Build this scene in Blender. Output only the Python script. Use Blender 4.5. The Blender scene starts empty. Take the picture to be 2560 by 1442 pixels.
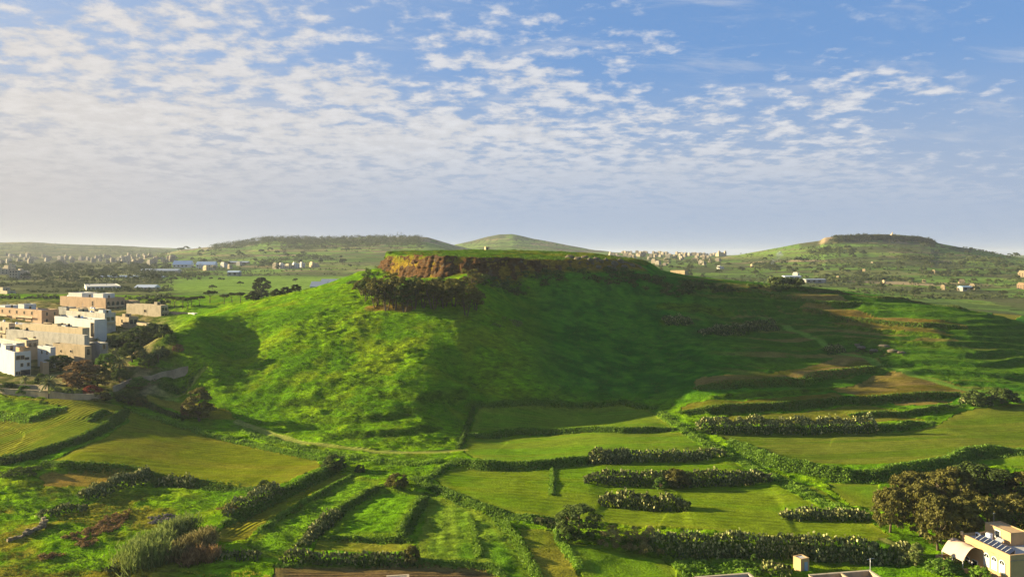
import bpy, math, random
import numpy as np
from mathutils import Vector, Matrix

# ---------------------------------------------------------------- camera, sky, sun, exposure
scene = bpy.context.scene
CAMZ, FPX, U0, V0 = 60.0, 1971.0, 1280.0, 636.0        # eye height, focal length and principal row of the photograph
cd = bpy.data.cameras.new('camera'); cam = bpy.data.objects.new('camera', cd)
scene.collection.objects.link(cam); scene.camera = cam
cam.location = (0, 0, CAMZ); cam.rotation_euler = (math.radians(90), 0, 0)
cd.sensor_fit = 'HORIZONTAL'; cd.sensor_width = 36.0; cd.lens = 36.0 * FPX / 2560.0
cd.shift_y = -(721.0 - V0) / 2560.0
cd.clip_start = 0.5; cd.clip_end = 60000.0

SUN_EL, SUN_AZ = math.radians(14.5), math.radians(-76.0)   # azimuth from +Y, negative = to the left
SUN = Vector((math.sin(SUN_AZ) * math.cos(SUN_EL), math.cos(SUN_AZ) * math.cos(SUN_EL), math.sin(SUN_EL)))
sl = bpy.data.lights.new('sun', 'SUN'); sl.energy = 5.0; sl.angle = math.radians(0.6); sl.color = (1.0, 0.84, 0.50)
so = bpy.data.objects.new('sun', sl); scene.collection.objects.link(so)
so.rotation_euler = (-SUN).to_track_quat('-Z', 'Y').to_euler(); so.location = (0, 0, 400)

vs = scene.view_settings
vs.view_transform = 'Standard'; vs.look = 'None'; vs.exposure = 1.75; vs.gamma = 1.0; vs.use_curve_mapping = False
scene.cycles.max_bounces = 6; scene.cycles.diffuse_bounces = 3; scene.cycles.volume_bounces = 0
scene.cycles.transparent_max_bounces = 6; scene.cycles.use_denoising = True; scene.cycles.denoising_prefilter = 'NONE'
scene.cycles.sample_clamp_indirect = 4.0

class NT:                                               # small node-tree helper
    def __init__(s, tree): s.t = tree; tree.nodes.clear()
    def n(s, typ, **kw):
        nd = s.t.nodes.new(typ)
        for k, v in kw.items(): setattr(nd, k, v)
        return nd
    def link(s, a, b): s.t.links.new(a, b)
    def put(s, sock, v):
        if isinstance(v, bpy.types.NodeSocket): s.link(v, sock)
        else: sock.default_value = v
    def math(s, op, a, b=None, c=None, clamp=False):
        nd = s.n('ShaderNodeMath', operation=op); nd.use_clamp = clamp
        s.put(nd.inputs[0], a)
        if b is not None: s.put(nd.inputs[1], b)
        if c is not None: s.put(nd.inputs[2], c)
        return nd.outputs[0]
    def vmath(s, op, a, b=None):
        nd = s.n('ShaderNodeVectorMath', operation=op); s.put(nd.inputs[0], a)
        if b is not None: s.put(nd.inputs[1], b)
        return nd.outputs['Value'] if op in ('DOT_PRODUCT', 'LENGTH') else nd.outputs[0]
    def ss(s, x, lo, hi, a=0.0, b=1.0):
        nd = s.n('ShaderNodeMapRange', interpolation_type='SMOOTHSTEP'); s.put(nd.inputs[0], x)
        for i, v in enumerate((lo, hi, a, b)): s.put(nd.inputs[i + 1], v)
        return nd.outputs[0]
    def noise(s, vec, scale, detail=4.0, rough=0.55, dist=0.0):
        nd = s.n('ShaderNodeTexNoise'); s.put(nd.inputs['Vector'], vec)
        nd.inputs['Scale'].default_value = scale; nd.inputs['Detail'].default_value = detail
        nd.inputs['Roughness'].default_value = rough; nd.inputs['Distortion'].default_value = dist
        return nd.outputs['Fac']
    def mix(s, f, a, b, blend='MIX'):
        nd = s.n('ShaderNodeMix', data_type='RGBA', blend_type=blend)
        s.put(nd.inputs[0], f); s.put(nd.inputs[6], a); s.put(nd.inputs[7], b)
        return nd.outputs[2]
    def scale(s, col, f):
        nd = s.n('ShaderNodeVectorMath', operation='SCALE'); s.put(nd.inputs[0], col); s.put(nd.inputs['Scale'], f)
        return nd.outputs[0]

world = bpy.data.worlds.new('World'); scene.world = world; world.use_nodes = True
w = NT(world.node_tree)
sky = w.n('ShaderNodeTexSky', sky_type='NISHITA'); sky.sun_disc = False
sky.sun_elevation = SUN_EL; sky.sun_rotation = SUN_AZ
sky.altitude = 100; sky.air_density = 1.0; sky.dust_density = 0.6; sky.ozone_density = 2.5
tc = w.n('ShaderNodeTexCoord'); dirv = tc.outputs['Generated']
sep = w.n('ShaderNodeSeparateXYZ'); w.link(dirv, sep.inputs[0])
dx, dy, dz = sep.outputs
dzc = w.math('ADD', w.math('MAXIMUM', dz, 0.0), 0.16)           # a layer of some depth, curving down to the horizon
px, py = w.math('DIVIDE', dx, dzc), w.math('DIVIDE', dy, dzc)      # the cloud layer as a plane at unit height
cmb = w.n('ShaderNodeCombineXYZ'); w.put(cmb.inputs[0], px); w.put(cmb.inputs[1], py); P = cmb.outputs[0]
# the sheet lies to the far left and frays out towards the right and overhead
s = w.math('SUBTRACT', py, w.math('MULTIPLY_ADD', px, 0.44, 2.55))
big = w.noise(P, 1.2, 3.0, 0.5, 0.4)
cover = w.math('ADD', w.ss(s, -1.25, 1.05), w.math('MULTIPLY_ADD', big, 1.3, -0.66))
cell = w.noise(P, 10.0, 8.0, 0.58, 0.08)
cell2 = w.noise(P, 3.0, 6.0, 0.6, 0.3)
cn = w.math('ADD', w.math('MULTIPLY', cell, 0.62), w.math('MULTIPLY', cell2, 0.38))
thr = w.math('MULTIPLY_ADD', cover, -0.20, 0.600)
dens = w.ss(w.math('SUBTRACT', cn, thr), -0.04, 0.12)
dens = w.math('MULTIPLY', dens, w.ss(cover, -0.25, 0.35))
# thin high streaks on the right
mp = w.n('ShaderNodeMapping'); w.link(P, mp.inputs[0]); mp.inputs['Rotation'].default_value = (0, 0, 0.25); mp.inputs['Scale'].default_value = (1.0, 2.0, 1)
wisp = w.math('MULTIPLY', w.ss(w.noise(mp.outputs[0], 2.5, 7.0, 0.62, 0.5), 0.50, 0.74), 0.45)
dens = w.math('MAXIMUM', dens, wisp)
# far veil
veil = w.math('MULTIPLY', w.ss(dz, 0.25, 0.07), 0.92)
toward = w.vmath('DOT_PRODUCT', dirv, tuple(SUN))
tw = w.ss(toward, 0.15, 0.95)
shade = w.math('MULTIPLY_ADD', w.ss(cell, 0.40, 0.70), 0.13, 0.87)
ccol = w.scale(w.mix(tw, (4.9, 5.0, 5.25, 1), (5.3, 5.0, 4.7, 1)), shade)
vcol = w.mix(tw, (2.5, 3.1, 4.15, 1), (4.0, 3.62, 3.28, 1))
c1b = w.mix(0.62, w.scale(sky.outputs[0], 0.75), (1.0, 2.4, 5.3, 1))
c1b = w.scale(c1b, w.ss(dz, 0.25, 0.95, 1.0, 0.62))
c1b = w.mix(w.math('MULTIPLY_ADD', tw, 0.55, 0.06), c1b, (3.6, 4.0, 4.7, 1))      # thin milky air, whiter towards the sun
c1 = w.mix(veil, c1b, vcol)
clf = w.math('MULTIPLY', dens, w.ss(dz, 0.035, 0.16, 0.05, 0.93))
c2 = w.mix(clf, c1, ccol)
bg = w.n('ShaderNodeBackground'); w.put(bg.inputs[0], w.scale(c2, 0.91)); bg.inputs[1].default_value = 0.05
wo = w.n('ShaderNodeOutputWorld'); w.link(bg.outputs[0], wo.inputs[0])

# ---------------------------------------------------------------- helpers
C = scene.collection
rng = np.random.default_rng(7); random.seed(7)

def _hash(ix, iy, seed):
    h = (ix.astype(np.int64) * 374761393 + iy.astype(np.int64) * 668265263 + seed * 982451653) & 0x7fffffff
    h = ((h ^ (h >> 13)) * 1274126177) & 0x7fffffff
    h = (h ^ (h >> 16)) & 0x7fffffff
    return h.astype(np.float64) / 0x7fffffff

def vnoise(x, y, seed=0):
    ix, iy = np.floor(x), np.floor(y); fx, fy = x - ix, y - iy
    fx = fx * fx * fx * (fx * (fx * 6 - 15) + 10); fy = fy * fy * fy * (fy * (fy * 6 - 15) + 10)
    a, b = _hash(ix, iy, seed), _hash(ix + 1, iy, seed)
    c, d = _hash(ix, iy + 1, seed), _hash(ix + 1, iy + 1, seed)
    return (a + (b - a) * fx) * (1 - fy) + (c + (d - c) * fx) * fy

def fbm(x, y, scale, octv=4, seed=0, gain=0.5):
    x = np.asarray(x, float); y = np.asarray(y, float)
    s = 0; amp = 1; tot = 0; f = 1.0 / scale
    for o in range(octv):
        ca, sa = math.cos(o * 0.7), math.sin(o * 0.7)
        s = s + amp * vnoise((x * ca - y * sa) * f + 13.1 * o, (x * sa + y * ca) * f - 7.7 * o, seed + o)
        tot += amp; amp *= gain; f *= 2.03
    return s / tot          # 0..1, mean 0.5

def sstep(x, a, b):
    t = np.clip((x - a) / (b - a), 0, 1); return t * t * (3 - 2 * t)

def tag(o, label=None, cat=None, group=None, kind=None):
    if label: o['label'] = label
    if cat: o['category'] = cat
    if group: o['group'] = group
    if kind: o['kind'] = kind
    return o

def empty(name, loc, rz=0.0):
    o = bpy.data.objects.new(name, None); C.objects.link(o)
    o.location = loc; o.rotation_euler = (0, 0, rz); o.empty_display_size = 0.3
    return o

def mesh_np(name, V, F, smooth=False):
    V = np.asarray(V, np.float32); F = np.asarray(F, np.int32)
    m = bpy.data.meshes.new(name)
    k = F.shape[1]
    m.vertices.add(len(V)); m.vertices.foreach_set('co', V.ravel())
    m.loops.add(F.size); m.loops.foreach_set('vertex_index', F.ravel())
    m.polygons.add(len(F)); m.polygons.foreach_set('loop_start', np.arange(0, F.size, k, dtype=np.int32))
    m.polygons.foreach_set('loop_total', np.full(len(F), k, np.int32))
    if smooth: m.polygons.foreach_set('use_smooth', np.ones(len(F), bool))
    m.update(calc_edges=True)
    return m

def obj(name, mesh, mat=None, parent=None, loc=None, rz=None):
    o = bpy.data.objects.new(name, mesh); C.objects.link(o)
    if mat is not None and len(mesh.materials) == 0: mesh.materials.append(mat)
    if parent is not None: o.parent = parent
    if loc is not None: o.location = loc
    if rz is not None: o.rotation_euler = (0, 0, rz)
    return o

def fattr(mesh, name, arr, domain='POINT'):
    a = mesh.attributes.new(name, 'FLOAT', domain); a.data.foreach_set('value', np.asarray(arr, np.float32))
def cattr(mesh, name, arr):
    a = mesh.attributes.new(name, 'FLOAT_COLOR', 'POINT')
    c = np.ones((len(arr), 4), np.float32); c[:, :3] = arr; a.data.foreach_set('color', c.ravel())

class MB:                                              # collects boxes / prisms into one mesh
    def __init__(s): s.v = []; s.f = []
    def add(s, verts, faces):
        b = len(s.v); s.v += [tuple(p) for p in verts]; s.f += [tuple(i + b for i in f) for f in faces]; return s
    def box(s, x0, x1, y0, y1, z0, z1):
        return s.add([(x0,y0,z0),(x1,y0,z0),(x1,y1,z0),(x0,y1,z0),(x0,y0,z1),(x1,y0,z1),(x1,y1,z1),(x0,y1,z1)],
                     [(0,3,2,1),(4,5,6,7),(0,1,5,4),(1,2,6,5),(2,3,7,6),(3,0,4,7)])
    def hex8(s, pts):                                  # 4 bottom + 4 top points
        return s.add(pts, [(0,3,2,1),(4,5,6,7),(0,1,5,4),(1,2,6,5),(2,3,7,6),(3,0,4,7)])
    def prism(s, poly, y0, y1):                        # polygon in XZ extruded along Y
        n = len(poly)
        vs_ = [(x, y0, z) for x, z in poly] + [(x, y1, z) for x, z in poly]
        fs = [tuple(range(n))[::1], tuple(range(2*n-1, n-1, -1))] + [(i, i+n, (i+1)%n+n, (i+1)%n) for i in range(n)]
        return s.add(vs_, fs)
    def tube(s, pts, rads, n=6, cap=True):
        pts = [Vector(p) for p in pts]; base = len(s.v); up = Vector((0.13, 0.21, 1)).normalized()
        for i, p in enumerate(pts):
            d = (pts[min(i+1, len(pts)-1)] - pts[max(i-1, 0)]).normalized()
            a = d.cross(up); a = a.normalized() if a.length > 1e-4 else Vector((1, 0, 0)); b = d.cross(a)
            for k in range(n):
                an = 2 * math.pi * k / n
                q = p + (a * math.cos(an) + b * math.sin(an)) * rads[i]; s.v.append(tuple(q))
        for i in range(len(pts) - 1):
            for k in range(n):
                s.f.append((base+i*n+k, base+i*n+(k+1)%n, base+(i+1)*n+(k+1)%n, base+(i+1)*n+k))
        if cap: s.f.append(tuple(base+(len(pts)-1)*n+k for k in range(n)))
        return s
    def mesh(s, name, smooth=False):
        m = bpy.data.meshes.new(name); m.from_pydata(s.v, [], s.f); m.update()
        if smooth: m.polygons.foreach_set('use_smooth', np.ones(len(m.polygons), bool))
        return m
    def build(s, name, mat, parent=None, smooth=False, loc=None, rz=None):
        return obj(name, s.mesh(name, smooth), mat, parent, loc, rz)

# ---------------------------------------------------------------- materials
MATS = {}
def newmat(name):
    m = bpy.data.materials.new(name); m.use_nodes = True; MATS[name] = m
    return m, NT(m.node_tree)
def finish(t, shader, disp=None):
    o = t.n('ShaderNodeOutputMaterial'); t.link(shader, o.inputs[0])
def principled(t, col, rough=0.9, spec=0.2, normal=None, metal=0.0):
    p = t.n('ShaderNodeBsdfPrincipled'); t.put(p.inputs['Base Color'], col); t.put(p.inputs['Roughness'], rough)
    p.inputs['Specular IOR Level'].default_value = spec; p.inputs['Metallic'].default_value = metal
    if normal is not None: t.link(normal, p.inputs['Normal'])
    return p.outputs[0]
def bump(t, h, strength, dist):
    b = t.n('ShaderNodeBump'); t.put(b.inputs['Strength'], strength); b.inputs['Distance'].default_value = dist
    t.put(b.inputs['Height'], h); return b.outputs[0]
def attr(t, name, out='Fac'):
    a = t.n('ShaderNodeAttribute', attribute_name=name); return a.outputs[out]

def mat_ground():
    m, t = newmat('ground')
    g = t.n('ShaderNodeNewGeometry'); P = g.outputs['Position']
    col = attr(t, 'col', 'Color'); tuft = attr(t, 'tuft'); fam = attr(t, 'fam'); fur = attr(t, 'fur')
    mp = t.n('ShaderNodeMapping'); t.link(P, mp.inputs[0]); mp.inputs['Scale'].default_value = (0.45, 0.9, 1.3); mp.inputs['Rotation'].default_value = (0, 0, 0.35)
    n1 = t.noise(mp.outputs[0], 0.55, 5.0, 0.62, 0.6)
    n2 = t.noise(P, 2.3, 3.0, 0.6)
    n3 = t.noise(P, 0.09, 3.0, 0.5)
    wob = t.math('MULTIPLY_ADD', t.noise(P, 0.25, 2.0, 0.5), 2.6, 0.0)
    wave = t.math('SINE', t.math('ADD', fur, wob))
    wave = t.math('MULTIPLY_ADD', wave, 0.5, 0.5)
    wv = t.math('MULTIPLY', t.math('MULTIPLY', wave, fam), t.ss(n3, 0.35, 0.6))
    a = t.math('MULTIPLY_ADD', t.math('SUBTRACT', n1, 0.5), t.math('MULTIPLY_ADD', tuft, 2.4, 0.9), 1.0)
    b = t.math('MULTIPLY_ADD', t.math('SUBTRACT', n2, 0.5), 1.5, 1.0)
    c = t.math('MULTIPLY_ADD', wv, -0.42, 1.0)
    f = t.math('MULTIPLY', t.math('MULTIPLY', a, b), c)
    cc = t.scale(col, t.math('MAXIMUM', f, 0.25))
    h = t.math('ADD', t.math('MULTIPLY', n1, tuft), t.math('MULTIPLY', t.math('MULTIPLY', n2, 0.25), t.math('ADD', tuft, 0.25)))
    h = t.math('MULTIPLY_ADD', wv, -0.22, h)
    finish(t, principled(t, cc, 1.0, 0.0, bump(t, h, 1.0, 1.6)))
    return m

def mat_leaf(name, c1, c2, trans=0.3, rough=0.7, gloss=0.008):
    m, t = newmat(name)
    tint = attr(t, 'tint')
    col = t.mix(tint, (*c1, 1), (*c2, 1))
    oi = t.n('ShaderNodeObjectInfo')
    col = t.scale(col, t.math('MULTIPLY_ADD', oi.outputs['Random'], 0.35, 0.82))
    d = t.n('ShaderNodeBsdfDiffuse'); t.put(d.inputs[0], col)
    tr = t.n('ShaderNodeBsdfTranslucent'); t.put(tr.inputs[0], t.scale(col, 1.15))
    mx = t.n('ShaderNodeMixShader'); mx.inputs[0].default_value = trans
    t.link(d.outputs[0], mx.inputs[1]); t.link(tr.outputs[0], mx.inputs[2])
    gl = t.n('ShaderNodeBsdfGlossy'); gl.inputs['Roughness'].default_value = 0.5
    mx2 = t.n('ShaderNodeMixShader'); mx2.inputs[0].default_value = gloss
    t.link(mx.outputs[0], mx2.inputs[1]); t.link(gl.outputs[0], mx2.inputs[2])
    finish(t, mx2.outputs[0]); return m

def mat_wall(name, c, var=0.25, scale=0.6, stain=0.3, blocks=True):
    m, t = newmat(name)
    tc = t.n('ShaderNodeTexCoord'); P = tc.outputs['Object']
    n1 = t.noise(P, scale, 5.0, 0.6); n2 = t.noise(P, 4.0, 3.0, 0.6)
    mp = t.n('ShaderNodeMapping'); t.link(P, mp.inputs[0]); mp.inputs['Scale'].default_value = (0.45, 0.45, 0.22)
    n3 = t.noise(mp.outputs[0], 1.0, 6.0, 0.65)
    f = t.math('MULTIPLY_ADD', t.math('SUBTRACT', n1, 0.5), var * 2, 1.0)
    f = t.math('MULTIPLY', f, t.math('MULTIPLY_ADD', t.math('SUBTRACT', n2, 0.5), 0.25, 1.0))
    f = t.math('MULTIPLY', f, t.ss(n3, 0.62, 0.45, 1.0 - stain, 1.0))
    finish(t, principled(t, t.scale((*c, 1) if False else c, f), 0.9, 0.2, bump(t, n2, 0.3, 0.03)))
    return m

def mat_plain(name, c, rough=0.7, spec=0.3, metal=0.0, var=0.12, sc=2.0):
    m, t = newmat(name)
    tc = t.n('ShaderNodeTexCoord'); n = t.noise(tc.outputs['Object'], sc, 4.0, 0.6)
    f = t.math('MULTIPLY_ADD', t.math('SUBTRACT', n, 0.5), var * 2, 1.0)
    finish(t, principled(t, t.scale(c, f), rough, spec, None, metal)); return m

def mat_rock():
    m, t = newmat('cliff_rock')
    g = t.n('ShaderNodeNewGeometry'); P = g.outputs['Position']
    mp = t.n('ShaderNodeMapping'); t.link(P, mp.inputs[0]); mp.inputs['Scale'].default_value = (0.30, 0.30, 0.45)
    n1 = t.noise(mp.outputs[0], 1.0, 6.0, 0.65, 0.4); n2 = t.noise(P, 0.35, 5.0, 0.65); n3 = t.noise(P, 1.6, 4.0, 0.65)
    col = t.mix(t.ss(n1, 0.35, 0.65), (0.062, 0.030, 0.009, 1), (0.105, 0.050, 0.015, 1))
    col = t.mix(t.ss(n2, 0.52, 0.72), col, (0.10, 0.085, 0.06, 1))
    sp = t.n('ShaderNodeSeparateXYZ'); t.link(P, sp.inputs[0])
    col = t.mix(t.ss(t.math('ADD', sp.outputs[0], t.math('MULTIPLY', n2, 22.0)), 25.0, 62.0), col, (0.15, 0.12, 0.085, 1))
    col = t.scale(col, t.math('MULTIPLY_ADD', t.math('SUBTRACT', n3, 0.5), 1.1, 1.0))
    finish(t, principled(t, col, 0.95, 0.1, bump(t, t.math('ADD', n1, n3), 0.8, 0.7))); return m

GROUND = mat_ground(); ROCK = mat_rock()
L = {}
L['dark']   = mat_leaf('leaf_dark', (0.030, 0.052, 0.010), (0.125, 0.165, 0.032), 0.25)
L['olive']  = mat_leaf('leaf_olive', (0.050, 0.056, 0.011), (0.205, 0.180, 0.038), 0.28)
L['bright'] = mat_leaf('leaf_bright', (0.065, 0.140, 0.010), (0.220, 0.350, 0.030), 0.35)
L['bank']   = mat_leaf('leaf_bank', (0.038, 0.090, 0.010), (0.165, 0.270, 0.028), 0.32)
L['pine']   = mat_leaf('leaf_pine', (0.028, 0.042, 0.012), (0.095, 0.105, 0.030), 0.2)
L['brown']  = mat_leaf('leaf_brown', (0.120, 0.068, 0.022), (0.340, 0.215, 0.090), 0.25)
L['straw']  = mat_leaf('leaf_straw', (0.120, 0.100, 0.030), (0.380, 0.320, 0.115), 0.3)
L['reed']   = mat_leaf('leaf_reed', (0.070, 0.110, 0.020), (0.255, 0.290, 0.075), 0.3)
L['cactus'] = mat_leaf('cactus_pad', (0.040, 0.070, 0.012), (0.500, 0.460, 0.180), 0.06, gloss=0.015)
L['palm']   = mat_leaf('leaf_palm', (0.060, 0.095, 0.022), (0.250, 0.260, 0.075), 0.3, gloss=0.03)
L['far']    = mat_leaf('leaf_far', (0.036, 0.054, 0.016), (0.105, 0.125, 0.036), 0.15)
L['red']    = mat_leaf('leaf_red', (0.16, 0.04, 0.02), (0.40, 0.09, 0.05), 0.3)
L['yellow'] = mat_leaf('petal_yellow', (0.45, 0.40, 0.03), (0.75, 0.65, 0.06), 0.3)
L['grey']   = mat_leaf('twig_grey', (0.14, 0.115, 0.095), (0.34, 0.30, 0.26), 0.05)
BARK = mat_plain('bark', (0.11, 0.08, 0.055), 0.95, 0.1, var=0.4, sc=1.5)
# ---------------------------------------------------------------- terrain heights
# survey points read off the photograph: (column, row, distance); each becomes a real point (x, y, z)
CP = []
def cp(u, v, y): CP.append(((u - U0) / FPX, y, CAMZ - (v - V0) / FPX * y))
def cz(u, y, z): CP.append(((u - U0) / FPX, y, z))
for u in (-300, 200, 700, 1280, 1900, 2500, 2900):
    cz(u, 40, 1.0); cz(u, 90, -0.5); cz(u, 148, -0.6); cz(u, 175, 1.0)
for u in (-250, 250, 700, 1150, 1600, 2050, 2500, 2850): cz(u, 203, 2.0)
for u in (1150, 1500, 1850, 2200, 2560, 2850): cz(u, 227, 3.0)
for u in (1150, 1500, 1850, 2300): cz(u, 251, 4.0)
for u in (1170, 1400, 1640): cz(u, 285, 6.2)
for u in (-250, 0, 250): cz(u, 211, 5.0); cz(u, 243, 8.6); cz(u, 262, 12.0)
for a in [(600,1055,259),(460,985,288),(850,1112,234),(1000,1125,229),(1150,1015,268),
          (1300,730,362),(1500,718,374),(1650,718,388),(1700,700,392),(1800,800,372),(1500,900,316),(1650,900,326),
          (700,900,293),(850,900,290),(1000,900,286),(1100,900,287),(1170,900,291),(1250,900,297),(1350,900,303),
          (700,850,306),(850,850,303),(1000,850,300),(1100,850,299),(1170,850,301),(1250,850,309),(1350,850,319),
          (600,950,283),(700,950,280),(850,950,276),(1000,950,272),(1100,950,274),(1170,950,280),(1250,950,287),(1350,950,291),
          (850,1000,264),(1000,1000,260),(1100,1000,264),(700,780,332),(850,780,326),(1000,780,320),(1100,780,318),(1170,780,320),(1250,780,330),
          (860,712,356),(780,727,358),(700,745,358),(620,768,350),(490,790,323),(430,850,302),(405,880,298),
          (480,912,290),(520,800,321),(520,850,307),(530,900,295),(590,800,329),(590,850,315),(590,890,303),(655,785,336),(420,905,296),(500,935,285),(400,925,289),
          (380,880,328),(300,900,315),(200,930,300),(100,945,290),(0,945,290),(-250,945,290),(350,950,285),(300,982,274),
          (100,850,370),(250,850,360),(400,810,390),(450,790,400),(0,790,420),(-250,790,420),(200,760,460),(450,762,430),(650,752,432),(850,740,450),
          (1740,1040,268),(2200,1040,268),(2560,1008,283),(1700,990,286),(2850,1000,285),
          (1800,950,300),(2000,950,305),(2300,950,305),(2560,960,302),(1800,862,334),(2000,860,345),(2200,860,345),(2400,860,345),(2560,900,335),(2800,920,330),
          (2000,790,385),(2200,800,378),(2400,820,365),
          (1700,695,404),(1800,705,415),(1990,716,430),(2200,741,425),(2400,770,405),(2480,792,390),(2560,850,362),(2750,900,345),
          (1000,692,386),(1100,702,354),(1200,692,352),(1300,684,366),(1450,676,380),(1560,678,392),(905,678,405),(870,704,392),(1640,690,404),(1625,672,428),(1665,688,424),(1600,664,440),
          (0,720,657),(300,720,657),(600,720,657),(800,722,640),(0,690,949),(300,690,949),(600,690,949),(850,690,949),(-250,690,949),(-250,720,657),
          (0,670,1275),(400,670,1275),(800,670,1275),(-250,670,1275),(0,655,1867),(500,655,1867),(900,655,1867),
          (2500,745,687),(2100,735,640),(2750,745,687),(2300,722,780),(1950,720,700),(2560,720,797),(2000,700,924),(2400,700,924),(2750,700,924),(1800,700,860),
          (1850,682,1119),(2200,680,1119),(2600,680,1119),(1900,668,1359),(2300,665,1359),(2700,668,1359),(1650,664,1150),(1700,648,1752),(1500,648,1752),(1300,650,1600),(1100,655,1500)]: cp(*a)
for a in [(1020,430,53),(1150,420,54),(1300,430,54),(1450,430,54),(1200,480,52),(1400,490,50),(1000,560,44),(1250,600,42),(1500,580,42),(1200,700,38),(1500,800,38),(1300,1000,38),(700,500,33),(500,480,30),(860,520,34),(1990,520,30),(2250,515,26),(2400,500,22),(2560,470,17),(2750,440,11),(1750,520,36)]: cz(*a)
for u in (-250, 300, 900, 1500, 2100, 2750): cz(u, 2700, 46); cz(u, 4500, 52)
CP = np.array(CP)
def feats(t, y): return np.stack([t, np.log(y)], -1)
_cf = feats(CP[:, 0], CP[:, 1])
def _k(d2): return 0.5 * d2 * np.log(d2 + 1e-12)
_n = len(CP); _A = np.zeros((_n + 3, _n + 3))
_A[:_n, :_n] = _k(((_cf[:, None] - _cf[None]) ** 2).sum(-1)) + np.eye(_n) * 1.2e-4
_A[:_n, _n] = 1; _A[:_n, _n+1:] = _cf; _A[_n, :_n] = 1; _A[_n+1:, :_n] = _cf.T
_W = np.linalg.solve(_A, np.concatenate([CP[:, 2], np.zeros(3)]))
def zrbf(t, y):
    t = np.clip(t, -0.85, 0.85); y = np.clip(y, 40, 4500)
    q = feats(t, y); out = np.empty(len(q))
    for i in range(0, len(q), 60000):
        b = q[i:i+60000]
        d2 = ((b * b).sum(1)[:, None] + (_cf * _cf).sum(1)[None] - 2 * b @ _cf.T).clip(0)
        out[i:i+60000] = _k(d2) @ _W[:_n] + _W[_n] + b @ _W[_n+1:]
    return out

def to_t(u): return (np.asarray(u, float) - U0) / FPX
# far hills: ridge line, ridge distance, foot distance, share of the height that is a cliff, crest width
HILLS = [
 ([(-400,600),(0,606),(80,605),(160,611),(300,614),(380,619),(440,626),(520,636),(600,650)], 3200, 1900, 0.0, 80),
 ([(-400,604),(150,609),(240,612),(330,616),(430,620),(600,628),(760,640)], 3900, 3300, 0.0, 120),
 ([(330,652),(400,636),(450,625),(530,617),(600,609),(660,598),(700,594),(780,597),(870,594),(930,592),(980,592),(1050,592),(1070,593),(1100,602),(1130,611),(1200,628),(1300,650)], 2000, 1150, 0.10, 120),
 ([(1000,650),(1080,626),(1140,611),(1180,602),(1220,592),(1245,586),(1280,585),(1300,589),(1330,596),(1400,609),(1470,622),(1520,629),(1600,640),(1700,655)], 2600, 1700, 0.08, 40),
 ([(1330,650),(1420,637),(1480,631),(1560,631),(1700,637),(1850,640),(1950,646),(2100,660)], 2250, 1400, 0.0, 60),
 ([(1600,672),(1700,657),(1780,646),(1850,637),(1950,618),(2000,608),(2048,602),(2062,594),(2100,589),(2200,586),(2250,587),(2300,592),(2328,598),(2345,608),(2400,618),(2480,632),(2560,646),(2700,668),(2900,700)], 1500, 930, 0.16, 60),
]
def zhill(i, t, y, zb):
    prof, yr, yf, cl, cw = HILLS[i]
    u = t * FPX + U0; pu, pv = np.array(prof, float).T
    v = np.interp(u, pu, pv)
    v = v + (fbm(u, u * 0, 26, 3, 40 + i) - 0.5) * (1.2 if i != 5 else 0.5)
    yrr = yr * (1 + 0.05 * (fbm(u, u * 0 + 5, 260, 2, 50 + i) - 0.5))
    zr = CAMZ - (v - V0) / FPX * yrr
    s = np.clip((y - yf) / (yrr - yf), 0, 1)
    sh = (1 - cl) * (0.35 * s + 0.65 * s ** 1.9) + cl * sstep(s, 0.93, 0.985)
    back = np.exp(-np.clip((y - yrr - cw) / (0.16 * yr), 0, None) ** 2)
    return np.where(y <= yrr, zb + (zr - zb) * sh, zb + (zr - zb) * back)

# plateau of the near hill (world outline of its brow)
def W3(u, v, y): return ((u - U0) / FPX * y, y, CAMZ - (v - V0) / FPX * y)
BROW = [W3(968,640,404), W3(985,638,394), W3(1030,640,380), W3(1075,641,367), W3(1110,642,361), W3(1200,644,358), W3(1260,646,364), W3(1320,650,371), W3(1400,654,378), W3(1470,653,385), W3(1540,651,395), W3(1600,662,404)]
PLAT = np.array([(p[0], p[1]) for p in BROW] + [(76, 430), (66, 470), (30, 500), (-30, 500), (-66, 470), (-70, 430)])

def pip(x, y, poly):
    poly = np.asarray(poly); ins = np.zeros(len(x), bool); j = len(poly) - 1
    for i in range(len(poly)):
        xi, yi = poly[i]; xj, yj = poly[j]
        c = ((yi > y) != (yj > y)) & (x < (xj - xi) * (y - yi) / (yj - yi + 1e-12) + xi)
        ins ^= c; j = i
    return ins
def dpoly(x, y, pts, closed=False):
    """distance to a polyline, signed side (+ = left of its direction), arclength fraction"""
    pts = np.asarray(pts, float)[:, :2]
    if closed: pts = np.vstack([pts, pts[:1]])
    best = np.full(len(x), 1e9); sgn = np.zeros(len(x)); al = np.zeros(len(x)); pp = np.zeros(len(x))
    seg = np.hypot(*(pts[1:] - pts[:-1]).T); cum = np.concatenate([[0], np.cumsum(seg)])
    for i in range(len(pts) - 1):
        a, b = pts[i], pts[i+1]; d = b - a; l2 = d @ d + 1e-9
        tt = np.clip(((x - a[0]) * d[0] + (y - a[1]) * d[1]) / l2, 0, 1)
        qx, qy = a[0] + tt * d[0], a[1] + tt * d[1]
        dd = np.hypot(x - qx, y - qy); cr = d[0] * (y - a[1]) - d[1] * (x - a[0])
        pd = np.abs(cr) / math.sqrt(l2); m = (dd < best - 1e-6) | ((np.abs(dd - best) <= 1e-6) & (pd > pp)); best[m] = dd[m]; pp[m] = pd[m]; sgn[m] = np.sign(cr[m]); al[m] = cum[i] + tt[m] * seg[i]
    return best, sgn, al, cum[-1]

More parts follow.
